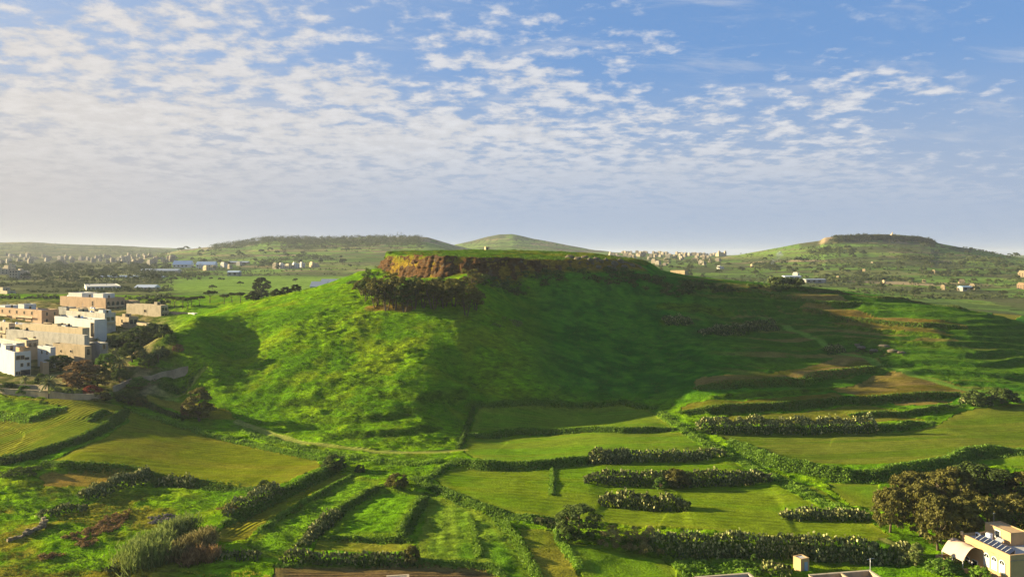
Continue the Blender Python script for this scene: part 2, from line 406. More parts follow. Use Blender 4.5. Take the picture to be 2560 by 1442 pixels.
def zplat(x, y):
    zb = np.interp(x, [p[0] for p in BROW], [p[2] for p in BROW])
    r = np.clip((y - 360) / 100, 0, 1)
    top = np.interp(x / np.maximum(y, 1) * FPX + U0, [960, 1100, 1200, 1400, 1480, 1560], [61.4, 62.0, 62.5, 61.6, 60.4, 58.0])
    return zb + (top - zb) * sstep(r, 0.0, 0.9) - 14 * sstep(y, 470, 540)

STEPS = []                                             # terrace banks, filled below
def zground(x, y, steps=True, hills=True):
    t = x / y; z = zrbf(t, y); dom = np.zeros(len(x), int)
    m = (y > 330) & (y < 560) & (np.abs(x) < 110)
    if m.any():
        idx = np.where(m)[0]
        d, sg, _, _ = dpoly(x[idx], y[idx], PLAT, True); ins = pip(x[idx], y[idx], PLAT)
        sd = np.where(ins, d, -d); bw = 1.2 + 9.0 * sstep(x[idx], 48, 72); wgt = sstep(sd, -bw, bw)
        zp = zplat(x[idx], y[idx]); zz = z[idx]
        z[idx] = zz + (zp - zz) * wgt
        dom[idx[wgt > 0.5]] = 20
    if steps:
        for pts, h, Ld, wd in STEPS:
            m = (x > pts[:, 0].min() - 5.5*Ld) & (x < pts[:, 0].max() + 5.5*Ld) & (y > pts[:, 1].min() - 5.5*Ld) & (y < pts[:, 1].max() + 5.5*Ld)
            if not m.any(): continue
            idx = np.where(m)[0]
            d, sg, al, tot = dpoly(x[idx], y[idx], pts)
            e = sstep(al, -0.001, 0.12 * tot) * sstep(al, tot * 1.001, 0.88 * tot)
            sgd = d * sg
            z[idx] += e * h * (0.55 * sstep(sgd, -wd, wd) - 0.0 - 0.45 * (1 - sstep(sgd, -wd, wd))) * np.exp(-d / Ld)
    if hills:
        zb = z.copy(); far = y > 900
        for i in range(len(HILLS)):
            idx = np.where(far & (y > HILLS[i][2]))[0]
            if not len(idx): continue
            zh = zhill(i, t[idx], y[idx], zb[idx]); b = zh > z[idx] + 0.3
            z[idx[b]] = zh[b]; dom[idx[b]] = i + 1
    return z, dom

def P(u, v, steps=True, ymin=95.0, ymax=6000.0):
    """the point of the ground seen at (u, v) of the photograph"""
    u = np.atleast_1d(np.asarray(u, float)); v = np.atleast_1d(np.asarray(v, float))
    ys = np.exp(np.linspace(math.log(ymin), math.log(ymax), 900))
    out = np.zeros((len(u), 3)); prev = None
    T = to_t(u); sl = (v - V0) / FPX
    Y = np.broadcast_to(ys, (len(u), len(ys))); X = T[:, None] * Y
    z, _ = zground(X.ravel(), Y.ravel().copy(), steps); z = z.reshape(Y.shape)
    ray = CAMZ - sl[:, None] * Y; below = ray <= z
    k = np.where(below.any(1), below.argmax(1), len(ys) - 1); k = np.clip(k, 1, None)
    r = np.arange(len(u)); g0 = (ray - z)[r, k-1]; g1 = (ray - z)[r, k]
    f = np.clip(g0 / (g0 - g1 + 1e-9), 0, 1); yy = ys[k-1] + f * (ys[k] - ys[k-1])
    return np.stack([T * yy, yy, CAMZ - sl * yy], -1)
def Pl(pts, **k): a = np.array(pts, float); return P(a[:, 0], a[:, 1], **k)

# ---------------------------------------------------------------- terrace banks (far side higher)
BANK_PX = {
 'B1': ([(-40,1152),(0,1150),(50,1145),(100,1131),(160,1113),(212,1094),(262,1071),(300,1040),(316,1026)], 1.7, 26, 1.4),
 'B1b': ([(222,1054),(245,1042),(268,1030)], 1.4, 8, 1.0),
 'P1': ([(-20,1036),(30,1046),(75,1052),(120,1036),(165,1019)], 1.6, 9, 1.1),
 'B2': ([(330,1026),(400,1048),(480,1072),(560,1094),(640,1113),(740,1135),(830,1152)], 0.9, 10, 1.0),
 'B3': ([(105,1160),(180,1164),(250,1170),(330,1175),(390,1198),(500,1212),(640,1222)], 1.6, 14, 1.2),
 'E1': ([(560,1312),(640,1272),(700,1240),(760,1212),(820,1180),(845,1160)], 2.2, 14, 1.3),
 'E2': ([(640,1330),(700,1290),(780,1243),(830,1215),(880,1188)], 0.9, 8, 1.0),
 'F1': ([(745,1365),(780,1335),(830,1292),(890,1252),(955,1212)], 1.3, 9, 1.1),
 'G1': ([(1004,1342),(1025,1305),(1045,1270),(1066,1236)], 1.5, 10, 1.1),
 'G2': ([(800,1346),(900,1346),(1000,1348),(1030,1352)], 0.8, 7, 0.9),
 'I1': ([(1240,1295),(1265,1318),(1290,1350),(1310,1385),(1335,1425),(1350,1450)], 1.2, 8, 1.0),
 'I2': ([(1180,1300),(1188,1345),(1200,1392)], 0.7, 6, 0.8),
 'J1': ([(1388,1325),(1400,1355),(1425,1390),(1452,1422)], 1.1, 8, 0.9),
 'L1': ([(690,1413),(850,1408),(1000,1409),(1150,1408),(1215,1414),(1250,1435),(1270,1450)], 1.0, 10, 1.0),
 'N0': ([(1165,1018),(1250,1013),(1400,1010),(1560,1006),(1640,1022)], 1.0, 12, 1.2),
 'N1': ([(1168,1088),(1300,1078),(1450,1076),(1560,1077),(1690,1073)], 1.8, 14, 1.1),
 'N2': ([(1120,1152),(1210,1166),(1300,1166),(1400,1158),(1480,1150),(1600,1148),(1700,1146),(1810,1137)], 2.0, 14, 1.3),
 'N3': ([(1465,1200),(1560,1203),(1660,1204),(1760,1203),(1925,1196)], 2.0, 12, 1.3),
 'N4': ([(1500,1250),(1600,1262),(1720,1266)], 1.4, 9, 1.2),
 'N5': ([(1955,1285),(2060,1292),(2160,1287)], 1.4, 9, 1.2),
 'N6': ([(1030,1195),(1080,1216),(1130,1238),(1190,1262),(1250,1285),(1320,1300),(1390,1305)], 1.0, 10, 1.1),
 'N7': ([(1520,1345),(1620,1372),(1750,1378),(1900,1378),(2050,1384),(2200,1390),(2330,1400)], 2.4, 14, 1.4),
 'R1': ([(1740,1074),(1850,1076),(2000,1076),(2190,1074),(2335,1058)], 2.4, 14, 1.3),
 'R2': ([(1830,1105),(1880,1135),(1940,1160),(2050,1182),(2120,1192),(2200,1190),(2300,1172),(2380,1158),(2430,1132),(2560,1130)], 2.6, 14, 1.6),
 'T1': ([(1700,1032),(1800,1027),(1950,1015),(2100,1003),(2300,994),(2400,985)], 2.6, 14, 1.4),
 'T2': ([(1740,972),(1900,965),(2050,945),(2160,925),(2220,915)], 2.6, 14, 1.4),
 'T3': ([(1780,1000),(1950,985),(2080,968),(2200,960)], 1.6, 10, 1.2),
 'T4': ([(2120,1040),(2250,1035),(2400,1015)], 1.8, 10, 1.3),
 'S1': ([(1830,728),(1900,729),(1950,742),(2100,757),(2155,756)], 1.8, 14, 1.6),
 'S2': ([(1990,772),(2050,779),(2150,802),(2300,815),(2415,822)], 2.0, 14, 1.6),
 'S3': ([(2080,806),(2200,826),(2370,843)], 1.6, 12, 1.6),
 'S4': ([(2120,845),(2250,850),(2400,868)], 1.4, 12, 1.6),
 'M1': ([(1780,832),(1860,826),(1950,812)], 2.2, 14, 1.8),
 'M2': ([(1660,806),(1720,804)], 1.6, 10, 1.8),
 'M3': ([(1650,770),(1740,770),(1830,785)], 1.8, 12, 1.8),
 'h1': ([(700,1010),(780,1000),(850,1012),(900,1030)], 1.2, 9, 1.4),
 'h2': ([(760,1040),(850,1052),(950,1045),(1020,1030)], 1.5, 9, 1.4),
 'h3': ([(820,1085),(900,1083),(1000,1080),(1100,1070)], 1.2, 8, 1.2),
 'h4': ([(950,985),(1050,1000),(1160,985)], 1.7, 11, 1.6),
 'h5': ([(800,960),(900,955),(1000,965)], 1.0, 9, 1.4),
}
_st = []
for k_, (pts, h, Ld, wd) in BANK_PX.items(): _st.append((Pl(pts, steps=False, ymax=700)[:, :2], h, Ld, wd))
STEPS = _st
# ---------------------------------------------------------------- fields (outline in the photograph -> outline on the ground)
OLIVE, TAN, GREEN, LIME, SOIL = (0.150, 0.150, 0.0150), (0.215, 0.175, 0.0375), (0.085, 0.165, 0.0110), (0.110, 0.215, 0.0110), (0.130, 0.082, 0.0550)
BROWN = (0.205, 0.145, 0.068)
# key: outline, colour a, colour b, furrow direction (two points), furrow strength, furrow spacing m, tuft, label
FIELDS = [
 ([(-60,985),(0,985),(100,995),(250,1003),(300,1012),(318,1024),(262,1071),(212,1092),(160,1111),(100,1129),(50,1143),(0,1149),(-60,1150)], (0.158, 0.163, 0.0225), (0.117, 0.158, 0.0150), ((0,1140),(250,1030)), 0.75, 1.6, 0.10, 'olive field with long ploughed lines below the garden wall'),
 ([(-60,992),(0,990),(75,998),(165,1018),(75,1050),(0,1035),(-60,1030)], LIME, GREEN, None, 0, 1, 0.75, 'raised patch of thick bright grass at the left edge'),
 ([(325,1032),(350,1028),(480,1072),(640,1114),(790,1148),(808,1165),(690,1214),(640,1217),(500,1211),(390,1196),(365,1173),(250,1169),(110,1159),(160,1140),(250,1100),(320,1055)], (0.180, 0.173, 0.0225), (0.149, 0.178, 0.0110), ((120,1160),(800,1190)), 0.45, 2.6, 0.08, 'large olive tan triangular field below the track'),
 ([(365,985),(450,1005),(520,1010),(575,1025),(590,1050),(520,1046),(460,1030),(370,1000)], (0.170, 0.165, 0.0175), TAN, None, 0, 1, 0.15, 'small tan field behind the lone tree at the hill foot'),
 ([(100,1190),(130,1180),(305,1176),(285,1205),(260,1216),(170,1217),(110,1216)], (0.260, 0.165, 0.0500), (0.200, 0.160, 0.0300), None, 0, 1, 0.30, 'bare reddish soil patch beside the cactus clump'),
 ([(530,1347),(560,1318),(720,1240),(835,1187),(880,1188),(780,1250),(680,1310),(600,1352)], (0.165, 0.150, 0.0200), (0.125, 0.160, 0.0125), ((560,1345),(860,1188)), 0.7, 1.3, 0.08, 'narrow olive strip field with fine rows'),
 ([(610,1365),(680,1312),(780,1250),(885,1190),(950,1200),(945,1217),(890,1250),(830,1290),(750,1365),(735,1390),(650,1396)], LIME, (0.090, 0.185, 0.0110), None, 0, 1, 0.7, 'long strip of rough bright grass'),
 ([(955,1212),(1062,1234),(1042,1270),(1020,1305),(1002,1343),(830,1341),(850,1295),(900,1252)], (0.105, 0.225, 0.0090), (0.082, 0.175, 0.0080), ((860,1338),(985,1220)), 0.35, 3.2, 0.55, 'vivid green square field of young crop'),
 ([(800,1348),(1030,1356),(1042,1376),(780,1377)], (0.185, 0.190, 0.0275), (0.125, 0.175, 0.0175), None, 0, 1, 0.25, 'small pale grass strip behind the cactus row'),
 ([(1078,1238),(1150,1252),(1235,1297),(1290,1360),(1330,1432),(1345,1470),(1260,1470),(1215,1414),(1060,1407),(1042,1370),(1060,1290)], (0.142, 0.216, 0.0250), (0.095, 0.200, 0.0150), ((1120,1400),(1130,1250)), 0.55, 3.0, 0.45, 'mown green field with curved hay rows'),
 ([(1288,1318),(1383,1322),(1396,1358),(1420,1395),(1446,1425),(1450,1470),(1370,1470),(1312,1362)], (0.225, 0.205, 0.0350), (0.140, 0.180, 0.0200), None, 0, 1, 0.22, 'narrow pale tan field between two grassy banks'),
 ([(1405,1345),(1500,1366),(1610,1378),(1650,1388),(1700,1442),(1710,1470),(1460,1470),(1455,1425)], (0.099, 0.205, 0.0110), (0.120, 0.205, 0.0150), None, 0, 1, 0.20, 'green field in front of the round dark bush'),
 ([(1650,1386),(1750,1384),(1860,1392),(1905,1432),(1930,1470),(1710,1470),(1690,1430)], LIME, (0.075, 0.150, 0.0090), None, 0, 1, 1.0, 'leafy bright green vegetable plot'),
 ([(690,1416),(1000,1412),(1200,1412),(1238,1427),(1255,1470),(690,1470)], (0.150, 0.098, 0.0680), (0.120, 0.080, 0.0580), ((700,1440),(1200,1430)), 0.8, 1.2, 0.15, 'freshly ploughed brown field at the bottom edge'),
 ([(1192,1017),(1260,1014),(1400,1011),(1560,1008),(1640,1026),(1686,1070),(1560,1073),(1300,1074),(1172,1078)], (0.142, 0.200, 0.0225), (0.107, 0.194, 0.0150), ((1180,1070),(1690,1066)), 0.5, 2.2, 0.08, 'upper pale green field cut into the hill foot'),
 ([(1160,1122),(1170,1095),(1200,1090),(1450,1080),(1690,1078),(1760,1095),(1792,1128),(1600,1138),(1480,1142),(1300,1153),(1210,1152),(1156,1130)], (0.116, 0.216, 0.0140), (0.142, 0.194, 0.0225), ((1170,1120),(1780,1110)), 0.55, 2.4, 0.08, 'green field above the long cactus hedge'),
 ([(1080,1190),(1150,1166),(1230,1174),(1400,1166),(1480,1157),(1815,1146),(1900,1165),(2050,1225),(2195,1312),(2230,1340),(2190,1352),(1950,1345),(1680,1316),(1500,1304),(1390,1298),(1260,1280),(1120,1228)], (0.146, 0.200, 0.0150), (0.107, 0.194, 0.0090), ((1100,1200),(2100,1260)), 0.6, 2.2, 0.10, 'broad mown field holding several cactus hedges'),
 ([(1790,1082),(1950,1086),(2190,1084),(2335,1066),(2400,1032),(2560,1007),(2800,1000),(2800,1118),(2560,1118),(2435,1118),(2380,1143),(2200,1158),(2050,1158),(1940,1143),(1880,1122)], (0.094, 0.142, 0.0140), (0.137, 0.160, 0.0280), ((1800,1110),(2500,1080)), 0.40, 2.6, 0.07, 'wide smooth green field on the right'),
 ([(2440,1134),(2560,1137),(2800,1137),(2800,1172),(2560,1172),(2420,1165)], (0.112, 0.189, 0.0150), (0.090, 0.173, 0.0125), None, 0, 1, 0.10, 'green field behind the brown grove at the right edge'),
 ([(2190,1192),(2300,1178),(2390,1172),(2390,1180),(2230,1200)], (0.230, 0.190, 0.0425), TAN, None, 0, 1, 0.1, 'thin tan strip behind the brown grove'),
 ([(2060,1207),(2200,1210),(2215,1275),(2130,1262)], (0.146, 0.194, 0.0175), (0.103, 0.194, 0.0125), None, 0, 1, 0.12, 'small green field beside the brown grove'),
 ([(1735,950),(1900,936),(2050,906),(2128,886),(2200,896),(2212,914),(2160,924),(2050,942),(1900,962),(1740,969)], BROWN, (0.115, 0.115, 0.0175), ((1740,960),(2200,905)), 0.5, 1.6, 0.15, 'upper brown terrace in the hill shadow'),
 ([(2080,972),(2130,958),(2180,940),(2230,925),(2330,942),(2400,962),(2440,980),(2390,985),(2300,991),(2150,995)], BROWN, (0.125, 0.110, 0.0175), ((2090,985),(2430,975)), 0.5, 1.8, 0.15, 'rounded brown terrace in the hill shadow'),
 ([(1700,1015),(1850,1002),(1990,990),(2090,980),(2110,996),(1950,1012),(1800,1024),(1710,1029)], (0.140, 0.105, 0.0225), (0.100, 0.120, 0.0150), None, 0, 1, 0.2, 'long narrow brown terrace below the rounded one'),
 ([(1740,1050),(2000,1030),(2170,1010),(2250,1028),(2310,1050),(2150,1056),(1900,1060)], (0.160, 0.150, 0.0275), (0.115, 0.135, 0.0200), ((1750,1050),(2290,1045)), 0.4, 2.0, 0.2, 'pale terrace directly behind the longest cactus hedge'),
 ([(2230,1003),(2340,998),(2385,1004),(2300,1014),(2235,1012)], (0.190, 0.140, 0.0350), BROWN, None, 0, 1, 0.15, 'small bare brown terrace beside the dark bush'),
 ([(1815,716),(1860,713),(1910,715),(1945,721),(1900,727),(1850,724)], (0.210, 0.135, 0.0325), BROWN, None, 0, 1, 0.2, 'small brown patch on the spur crest'),
 ([(1890,731),(2000,731),(2080,736),(2140,745),(2152,753),(2090,754),(2000,745),(1930,738)], BROWN, (0.145, 0.110, 0.0225), None, 0, 1, 0.2, 'upper brown strip across the spur'),
 ([(1985,770),(2010,757),(2060,754),(2110,768),(2180,784),(2300,797),(2410,810),(2418,818),(2300,812),(2150,799),(2060,778)], (0.200, 0.130, 0.0310), BROWN, None, 0, 1, 0.2, 'long brown strip sweeping down the spur'),
 ([(2060,802),(2120,797),(2200,804),(2310,818),(2385,832),(2370,840),(2200,823),(2120,812)], BROWN, (0.120, 0.105, 0.0200), None, 0, 1, 0.2, 'lowest brown strip on the spur'),
 ([(2440,776),(2490,765),(2560,762),(2680,770),(2680,792),(2560,785)], (0.200, 0.200, 0.0375), TAN, None, 0, 1, 0.1, 'pale sunlit field beyond the spur at the right edge'),
 ([(2020,709),(2100,712),(2250,726),(2390,741),(2400,746),(2250,735),(2100,721)], (0.180, 0.200, 0.0200), (0.150, 0.190, 0.0150), None, 0, 1, 0.15, 'sunlit grass strip along the spur crest'),  # sun catching the crest, painted in as a yellower strip
]
TRACKS = [([(592,1052),(640,1071),(700,1091),(760,1106),(850,1117),(940,1128),(1030,1131),(1100,1129),(1160,1124)], 1.05, 'pale dirt track along the foot of the hill'),
          ([(446,992),(470,968),(492,945),(512,922)], 1.0, 'short dirt path climbing to the garden terrace'),
          ([(2215,1350),(2240,1362),(2262,1378)], 1.2, 'bare dirt path between the cactus hedges beside the grove')]
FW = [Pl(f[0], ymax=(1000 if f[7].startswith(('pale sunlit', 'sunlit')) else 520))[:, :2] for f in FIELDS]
TW = [Pl(t[0], ymax=400)[:, :2] for t in TRACKS]
BAND = Pl([(1640,1022),(1700,1062),(1760,1105),(1830,1140),(1900,1178),(1980,1215),(2050,1252),(2120,1290)], ymax=400)[:, :2]
TRAIL = Pl([(1900,790),(1960,812),(2040,845),(2110,878),(2200,905),(2300,940),(2420,975),(2560,992),(2700,1000)], ymax=500)[:, :2]
LEDGE = Pl([(925,770),(980,768),(1020,772)], ymax=330)[:, :2]

# ---------------------------------------------------------------- ground grid
tdense = np.linspace(-0.72, 0.72, 880)
ts = np.concatenate([np.linspace(-2.2, -0.74, 14), tdense, np.linspace(0.74, 2.2, 14)])
def geo(a, b, r): n = int(math.log(b / a) / math.log(r)) + 1; return np.exp(np.linspace(math.log(a), math.log(b), n, endpoint=False))
ys = np.concatenate([geo(20, 112, 1.12), geo(112, 500, 1.0031), geo(500, 3300, 1.0085), geo(3300, 13000, 1.06), [13000]])
nt, ny = len(ts), len(ys)
Y, T = np.meshgrid(ys, ts, indexing='ij')
X = (T * Y).ravel(); Yf = Y.ravel().copy(); Tf = T.ravel()
Z, DOM = zground(X, Yf)
near = Yf < 560
U = Tf * FPX + U0

col = np.zeros((len(X), 3)); tuft = np.zeros(len(X)); fam = np.zeros(len(X)); fur = np.zeros(len(X)); reg = np.zeros(len(X), int)
def mixc(a, b, f): return np.asarray(a)[None] * (1 - f[:, None]) + np.asarray(b)[None] * f[:, None]
# near grass
i = np.where(near)[0]
n1 = fbm(X[i], Yf[i], 22, 4, 1); n2 = fbm(X[i], Yf[i] * 1.6, 5, 4, 2); n3 = fbm(X[i], Yf[i], 60, 3, 3)
c = mixc((0.084, 0.190, 0.0060), (0.158, 0.280, 0.0080), sstep(n1 * 0.6 + n2 * 0.4, 0.36, 0.64))
c = c * (1 - 0.25 * sstep(n2, 0.55, 0.75))[:, None]
yl = sstep(fbm(X[i], Yf[i], 9, 4, 5) * 0.6 + n3 * 0.4, 0.56, 0.70)
c = c * (1 - yl[:, None] * 0.5) + np.array((0.185, 0.215, 0.0130))[None] * yl[:, None] * 0.5
col[i] = c; tuft[i] = 0.55 + 0.5 * sstep(n1, 0.4, 0.7)
# right flank: its shade is painted into the grass, darker and less red
flank_shade = sstep(X[i], -12, 25) * sstep(Yf[i], 270, 300)
col[i] = col[i] * (1 - flank_shade[:, None]) + mixc((0.018, 0.105, 0.009), (0.062, 0.195, 0.016), sstep(n2 * 0.6 + n1 * 0.4, 0.36, 0.64)) * flank_shade[:, None]
tuft[i] *= (1 - 0.45 * flank_shade)
# rough brown ground bottom left
br = sstep(fbm(X[i], Yf[i], 12, 4, 8), 0.44, 0.58) * sstep(Yf[i], 205, 188) * sstep(Tf[i] * FPX + U0, 560, 380)
col[i] = col[i] * (1 - br[:, None] * 0.8) + mixc((0.140, 0.095, 0.0200), (0.200, 0.170, 0.0300), n2) * br[:, None] * 0.8
# garden ground beneath the houses
gd = sstep(U[i], 480, 360) * sstep(Yf[i], 266, 276) * sstep(Yf[i], 520, 470)
col[i] = col[i] * (1 - gd[:, None]) + mixc((0.070, 0.085, 0.025), (0.240, 0.200, 0.130), sstep(n2, 0.35, 0.65)) * gd[:, None]
gp = Pl([(320,905),(345,895),(390,898),(440,905),(430,915),(380,922),(325,915)], ymax=420)[:, :2]
m = pip(X[i], Yf[i], gp); col[i[m]] = mixc(LIME, GREEN, n2[m])
# plateau top and the scrubby ledge
m = DOM[i] == 20
pt = sstep(fbm(X[i][m], Yf[i][m], 10, 3, 12), 0.5, 0.6)
col[i[m]] = mixc((0.060, 0.120, 0.0110), (0.115, 0.135, 0.0175), pt); tuft[i[m]] = 0.8
d, _, _, _ = dpoly(X[i], Yf[i], np.array([(p[0], p[1]) for p in BROW]))
rk = sstep(d, 5.0, 1.0) * (1 - sstep(Z[i], 57.5, 59.5))
col[i] = col[i] * (1 - rk[:, None]) + np.array((0.200, 0.130, 0.0300))[None] * rk[:, None]
d, _, _, _ = dpoly(X[i], Yf[i], LEDGE); e = sstep(d, 3.2, 1.5)
col[i] = col[i] * (1 - e[:, None]) + np.array((0.220, 0.150, 0.0450))[None] * e[:, None]
# narrow terraces stepping down the spur
tm_ = sstep(X[i], 70, 110) * sstep(Yf[i], 288, 305) * sstep(Yf[i], 440, 425)
ph = (Z[i] + 0.045 * (X[i] - 110) + 7.0 * (fbm(X[i], Yf[i], 55, 3, 15) - 0.5)) / 2.6; fr_ = ph - np.floor(ph); lv = np.floor(ph)
Z[i] += tm_ * 2.6 * (sstep(fr_, 0.55, 0.95) - fr_) * (0.25 + 0.9 * sstep(fbm(X[i], Yf[i], 30, 2, 19), 0.35, 0.65))
ris = sstep(fr_, 0.55, 0.65) * sstep(fr_, 1.0, 0.90)
tread = mixc((0.075, 0.145, 0.012), (0.190, 0.140, 0.058), sstep(_hash(lv, np.floor(X[i] / 45 + 3 * _hash(lv, lv * 0, 16)), 17), 0.45, 0.75) * sstep(fbm(X[i], Yf[i], 16, 3, 18), 0.40, 0.55))
tread = tread * (1 - ris[:, None]) + np.array((0.045, 0.105, 0.010))[None] * ris[:, None]
col[i] = col[i] * (1 - 0.85 * tm_[:, None]) + tread * 0.85 * tm_[:, None]
# bank faces: darker, weedy
for pts, h, Ld, wd in STEPS:
    m = (X > pts[:, 0].min() - 6) & (X < pts[:, 0].max() + 6) & (Yf > pts[:, 1].min() - 6) & (Yf < pts[:, 1].max() + 6)
    k = np.where(m)[0]
    if not len(k): continue
    d, sg, al, tot = dpoly(X[k], Yf[k], pts); e = sstep(d, wd + 1.0, wd * 0.5)
    bc = mixc((0.050, 0.100, 0.0070), (0.105, 0.185, 0.0100), fbm(X[k], Yf[k], 3.5, 3, 21))
    col[k] = col[k] * (1 - e[:, None]) + bc * e[:, None]; tuft[k] = np.maximum(tuft[k], e * 0.9)
# fields
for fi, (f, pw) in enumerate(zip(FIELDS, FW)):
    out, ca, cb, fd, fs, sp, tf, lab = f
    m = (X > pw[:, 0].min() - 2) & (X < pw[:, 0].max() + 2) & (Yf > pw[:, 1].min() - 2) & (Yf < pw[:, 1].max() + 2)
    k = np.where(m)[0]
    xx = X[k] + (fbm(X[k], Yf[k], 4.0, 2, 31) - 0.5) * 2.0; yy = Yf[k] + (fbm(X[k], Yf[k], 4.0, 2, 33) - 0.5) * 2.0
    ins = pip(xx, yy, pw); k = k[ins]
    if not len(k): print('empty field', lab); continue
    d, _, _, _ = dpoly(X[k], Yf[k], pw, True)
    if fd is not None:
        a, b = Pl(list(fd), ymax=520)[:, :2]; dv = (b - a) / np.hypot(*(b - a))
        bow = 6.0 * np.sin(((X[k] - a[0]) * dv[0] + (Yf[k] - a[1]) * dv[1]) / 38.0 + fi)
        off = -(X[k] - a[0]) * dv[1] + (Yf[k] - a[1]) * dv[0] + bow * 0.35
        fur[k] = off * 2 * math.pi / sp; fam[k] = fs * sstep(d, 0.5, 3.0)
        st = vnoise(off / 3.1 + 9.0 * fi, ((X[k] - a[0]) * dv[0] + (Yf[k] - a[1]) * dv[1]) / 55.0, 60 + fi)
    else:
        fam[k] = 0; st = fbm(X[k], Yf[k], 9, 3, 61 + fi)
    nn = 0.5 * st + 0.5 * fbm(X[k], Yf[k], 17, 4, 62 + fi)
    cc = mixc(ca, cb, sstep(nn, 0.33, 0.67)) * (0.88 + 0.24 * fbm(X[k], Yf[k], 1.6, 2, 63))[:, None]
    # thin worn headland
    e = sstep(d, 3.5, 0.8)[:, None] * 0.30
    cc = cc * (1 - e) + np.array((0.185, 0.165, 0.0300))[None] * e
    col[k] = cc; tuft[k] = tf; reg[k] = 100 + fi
# bright weedy band and the diagonal trail
for pts, wdt, ca, cb, tfv in ((BAND, 2.4, (0.095, 0.205, 0.0080), (0.075, 0.165, 0.0090), 0.9), (TRAIL, 1.9, (0.150, 0.260, 0.050), (0.120, 0.220, 0.040), 0.2)):
    m = (X > pts[:, 0].min() - 6) & (X < pts[:, 0].max() + 6) & (Yf > pts[:, 1].min() - 6) & (Yf < pts[:, 1].max() + 6); k = np.where(m)[0]
    d, _, _, _ = dpoly(X[k], Yf[k], pts); e = sstep(d, wdt + 0.8, wdt - 0.5) * 0.9
    col[k] = col[k] * (1 - e[:, None]) + mixc(ca, cb, fbm(X[k], Yf[k], 4, 3, 71)) * e[:, None]
    tuft[k] = tuft[k] * (1 - e) + tfv * e; fam[k] *= 1 - e; reg[k[e > 0.5]] = 0
for ti, pts in enumerate(TW):
    m = (X > pts[:, 0].min() - 5) & (X < pts[:, 0].max() + 5) & (Yf > pts[:, 1].min() - 5) & (Yf < pts[:, 1].max() + 5); k = np.where(m)[0]
    d, sg, al, tot = dpoly(X[k], Yf[k], pts); hw = TRACKS[ti][1]
    e = sstep(d, hw + 0.5, hw - 0.3)
    rut = 1 - 0.55 * sstep(np.abs(d - 0.0), 0.45, 0.15)
    tc_ = mixc((0.300, 0.270, 0.0750), (0.360, 0.310, 0.2000), fbm(X[k], Yf[k], 5, 3, 75))
    tc_ = tc_ * rut[:, None] + np.array((0.120, 0.170, 0.0150))[None] * (1 - rut)[:, None]
    col[k] = col[k] * (1 - e[:, None] * 0.65) + tc_ * e[:, None] * 0.65; tuft[k] *= 1 - e; fam[k] *= 1 - e
    reg[k[e > 0.5]] = 200 + ti
# far country: patchwork of strip fields
i = np.where(~near)[0]
wx = X[i] + (fbm(X[i], Yf[i], 180, 3, 80) - 0.5) * 160; wy = Yf[i] + (fbm(X[i], Yf[i], 160, 3, 84) - 0.5) * 150
hz = np.where(DOM[i] > 0, Z[i] * 9.0, 0)
cy = np.floor((wy * np.where(DOM[i] > 0, 0.35, 1.0) + hz) / 34.0)
cx = np.floor(wx / (95 + 60 * _hash(cy, cy * 0, 5)) + _hash(cy, cy * 0, 6))
h = _hash(cx, cy, 90); h2 = _hash(cx, cy, 91)
pal = np.array([(0.085,0.150,0.030),(0.105,0.175,0.032),(0.130,0.190,0.038),(0.070,0.115,0.030),(0.110,0.130,0.045),(0.170,0.150,0.075),(0.215,0.175,0.105),(0.060,0.090,0.028)])
pi = np.searchsorted([0.2, 0.42, 0.58, 0.72, 0.82, 0.90, 0.95, 1.01], h)
c = pal[pi] * (0.82 + 0.36 * h2)[:, None]
fy = (wy * np.where(DOM[i] > 0, 0.35, 1.0) + hz) / 34.0; fy -= np.floor(fy)
edge = sstep(fy, 0.20, 0.06) * sstep(fbm(X[i], Yf[i], 60, 2, 92), 0.25, 0.45)
c = c * (1 - 0.72 * edge)[:, None]
scrub = sstep(fbm(X[i], Yf[i], 70, 4, 93), 0.56, 0.64)
lft = sstep(U[i], 430, 330) * sstep(Yf[i], 540, 600)                  # scrubbier on the far left
scrub = np.maximum(scrub * 0.8, lft * sstep(fbm(X[i], Yf[i], 60, 4, 94), 0.40, 0.52))
c = c * (1 - 0.55 * lft[:, None]) + np.array((0.135, 0.118, 0.066))[None] * 0.55 * lft[:, None]
c = c * (1 - scrub[:, None]) + np.array((0.062, 0.070, 0.034))[None] * scrub[:, None]
# bright open meadow left of the hill
mw = sstep(U[i], 370, 460) * sstep(U[i], 960, 900) * sstep(Yf[i], 590, 640) * sstep(Yf[i], 980, 900)
c = c * (1 - mw[:, None]) + (mixc((0.105,0.185,0.030), (0.130,0.215,0.036), h) * (1 - 0.45 * edge)[:, None]) * mw[:, None]
# rocky tops of the far mesas
for hi_, zr0, rc in ((6, None, (0.32, 0.235, 0.15)), (3, None, (0.20, 0.17, 0.12))):
    m = DOM[i] == hi_
    prof, yr, yf, cl, cw = HILLS[hi_ - 1]
    s_ = (Yf[i] - yf) / (yr - yf)
    e = (m & (s_ > 0.90) & (s_ < 1.06)) * sstep(fbm(X[i], Yf[i], 40, 3, 95), 0.42, 0.58)
    if hi_ == 6: e = e * sstep(U[i], 2040, 2060) * sstep(U[i], 2350, 2330)
    c = c * (1 - e[:, None] * 0.8) + np.array(rc)[None] * e[:, None] * 0.8
col[i] = c * np.array((1.35, 1.28, 1.2)); tuft[i] = 0.25
# blend the two zones
col[near, 2] *= 0.6
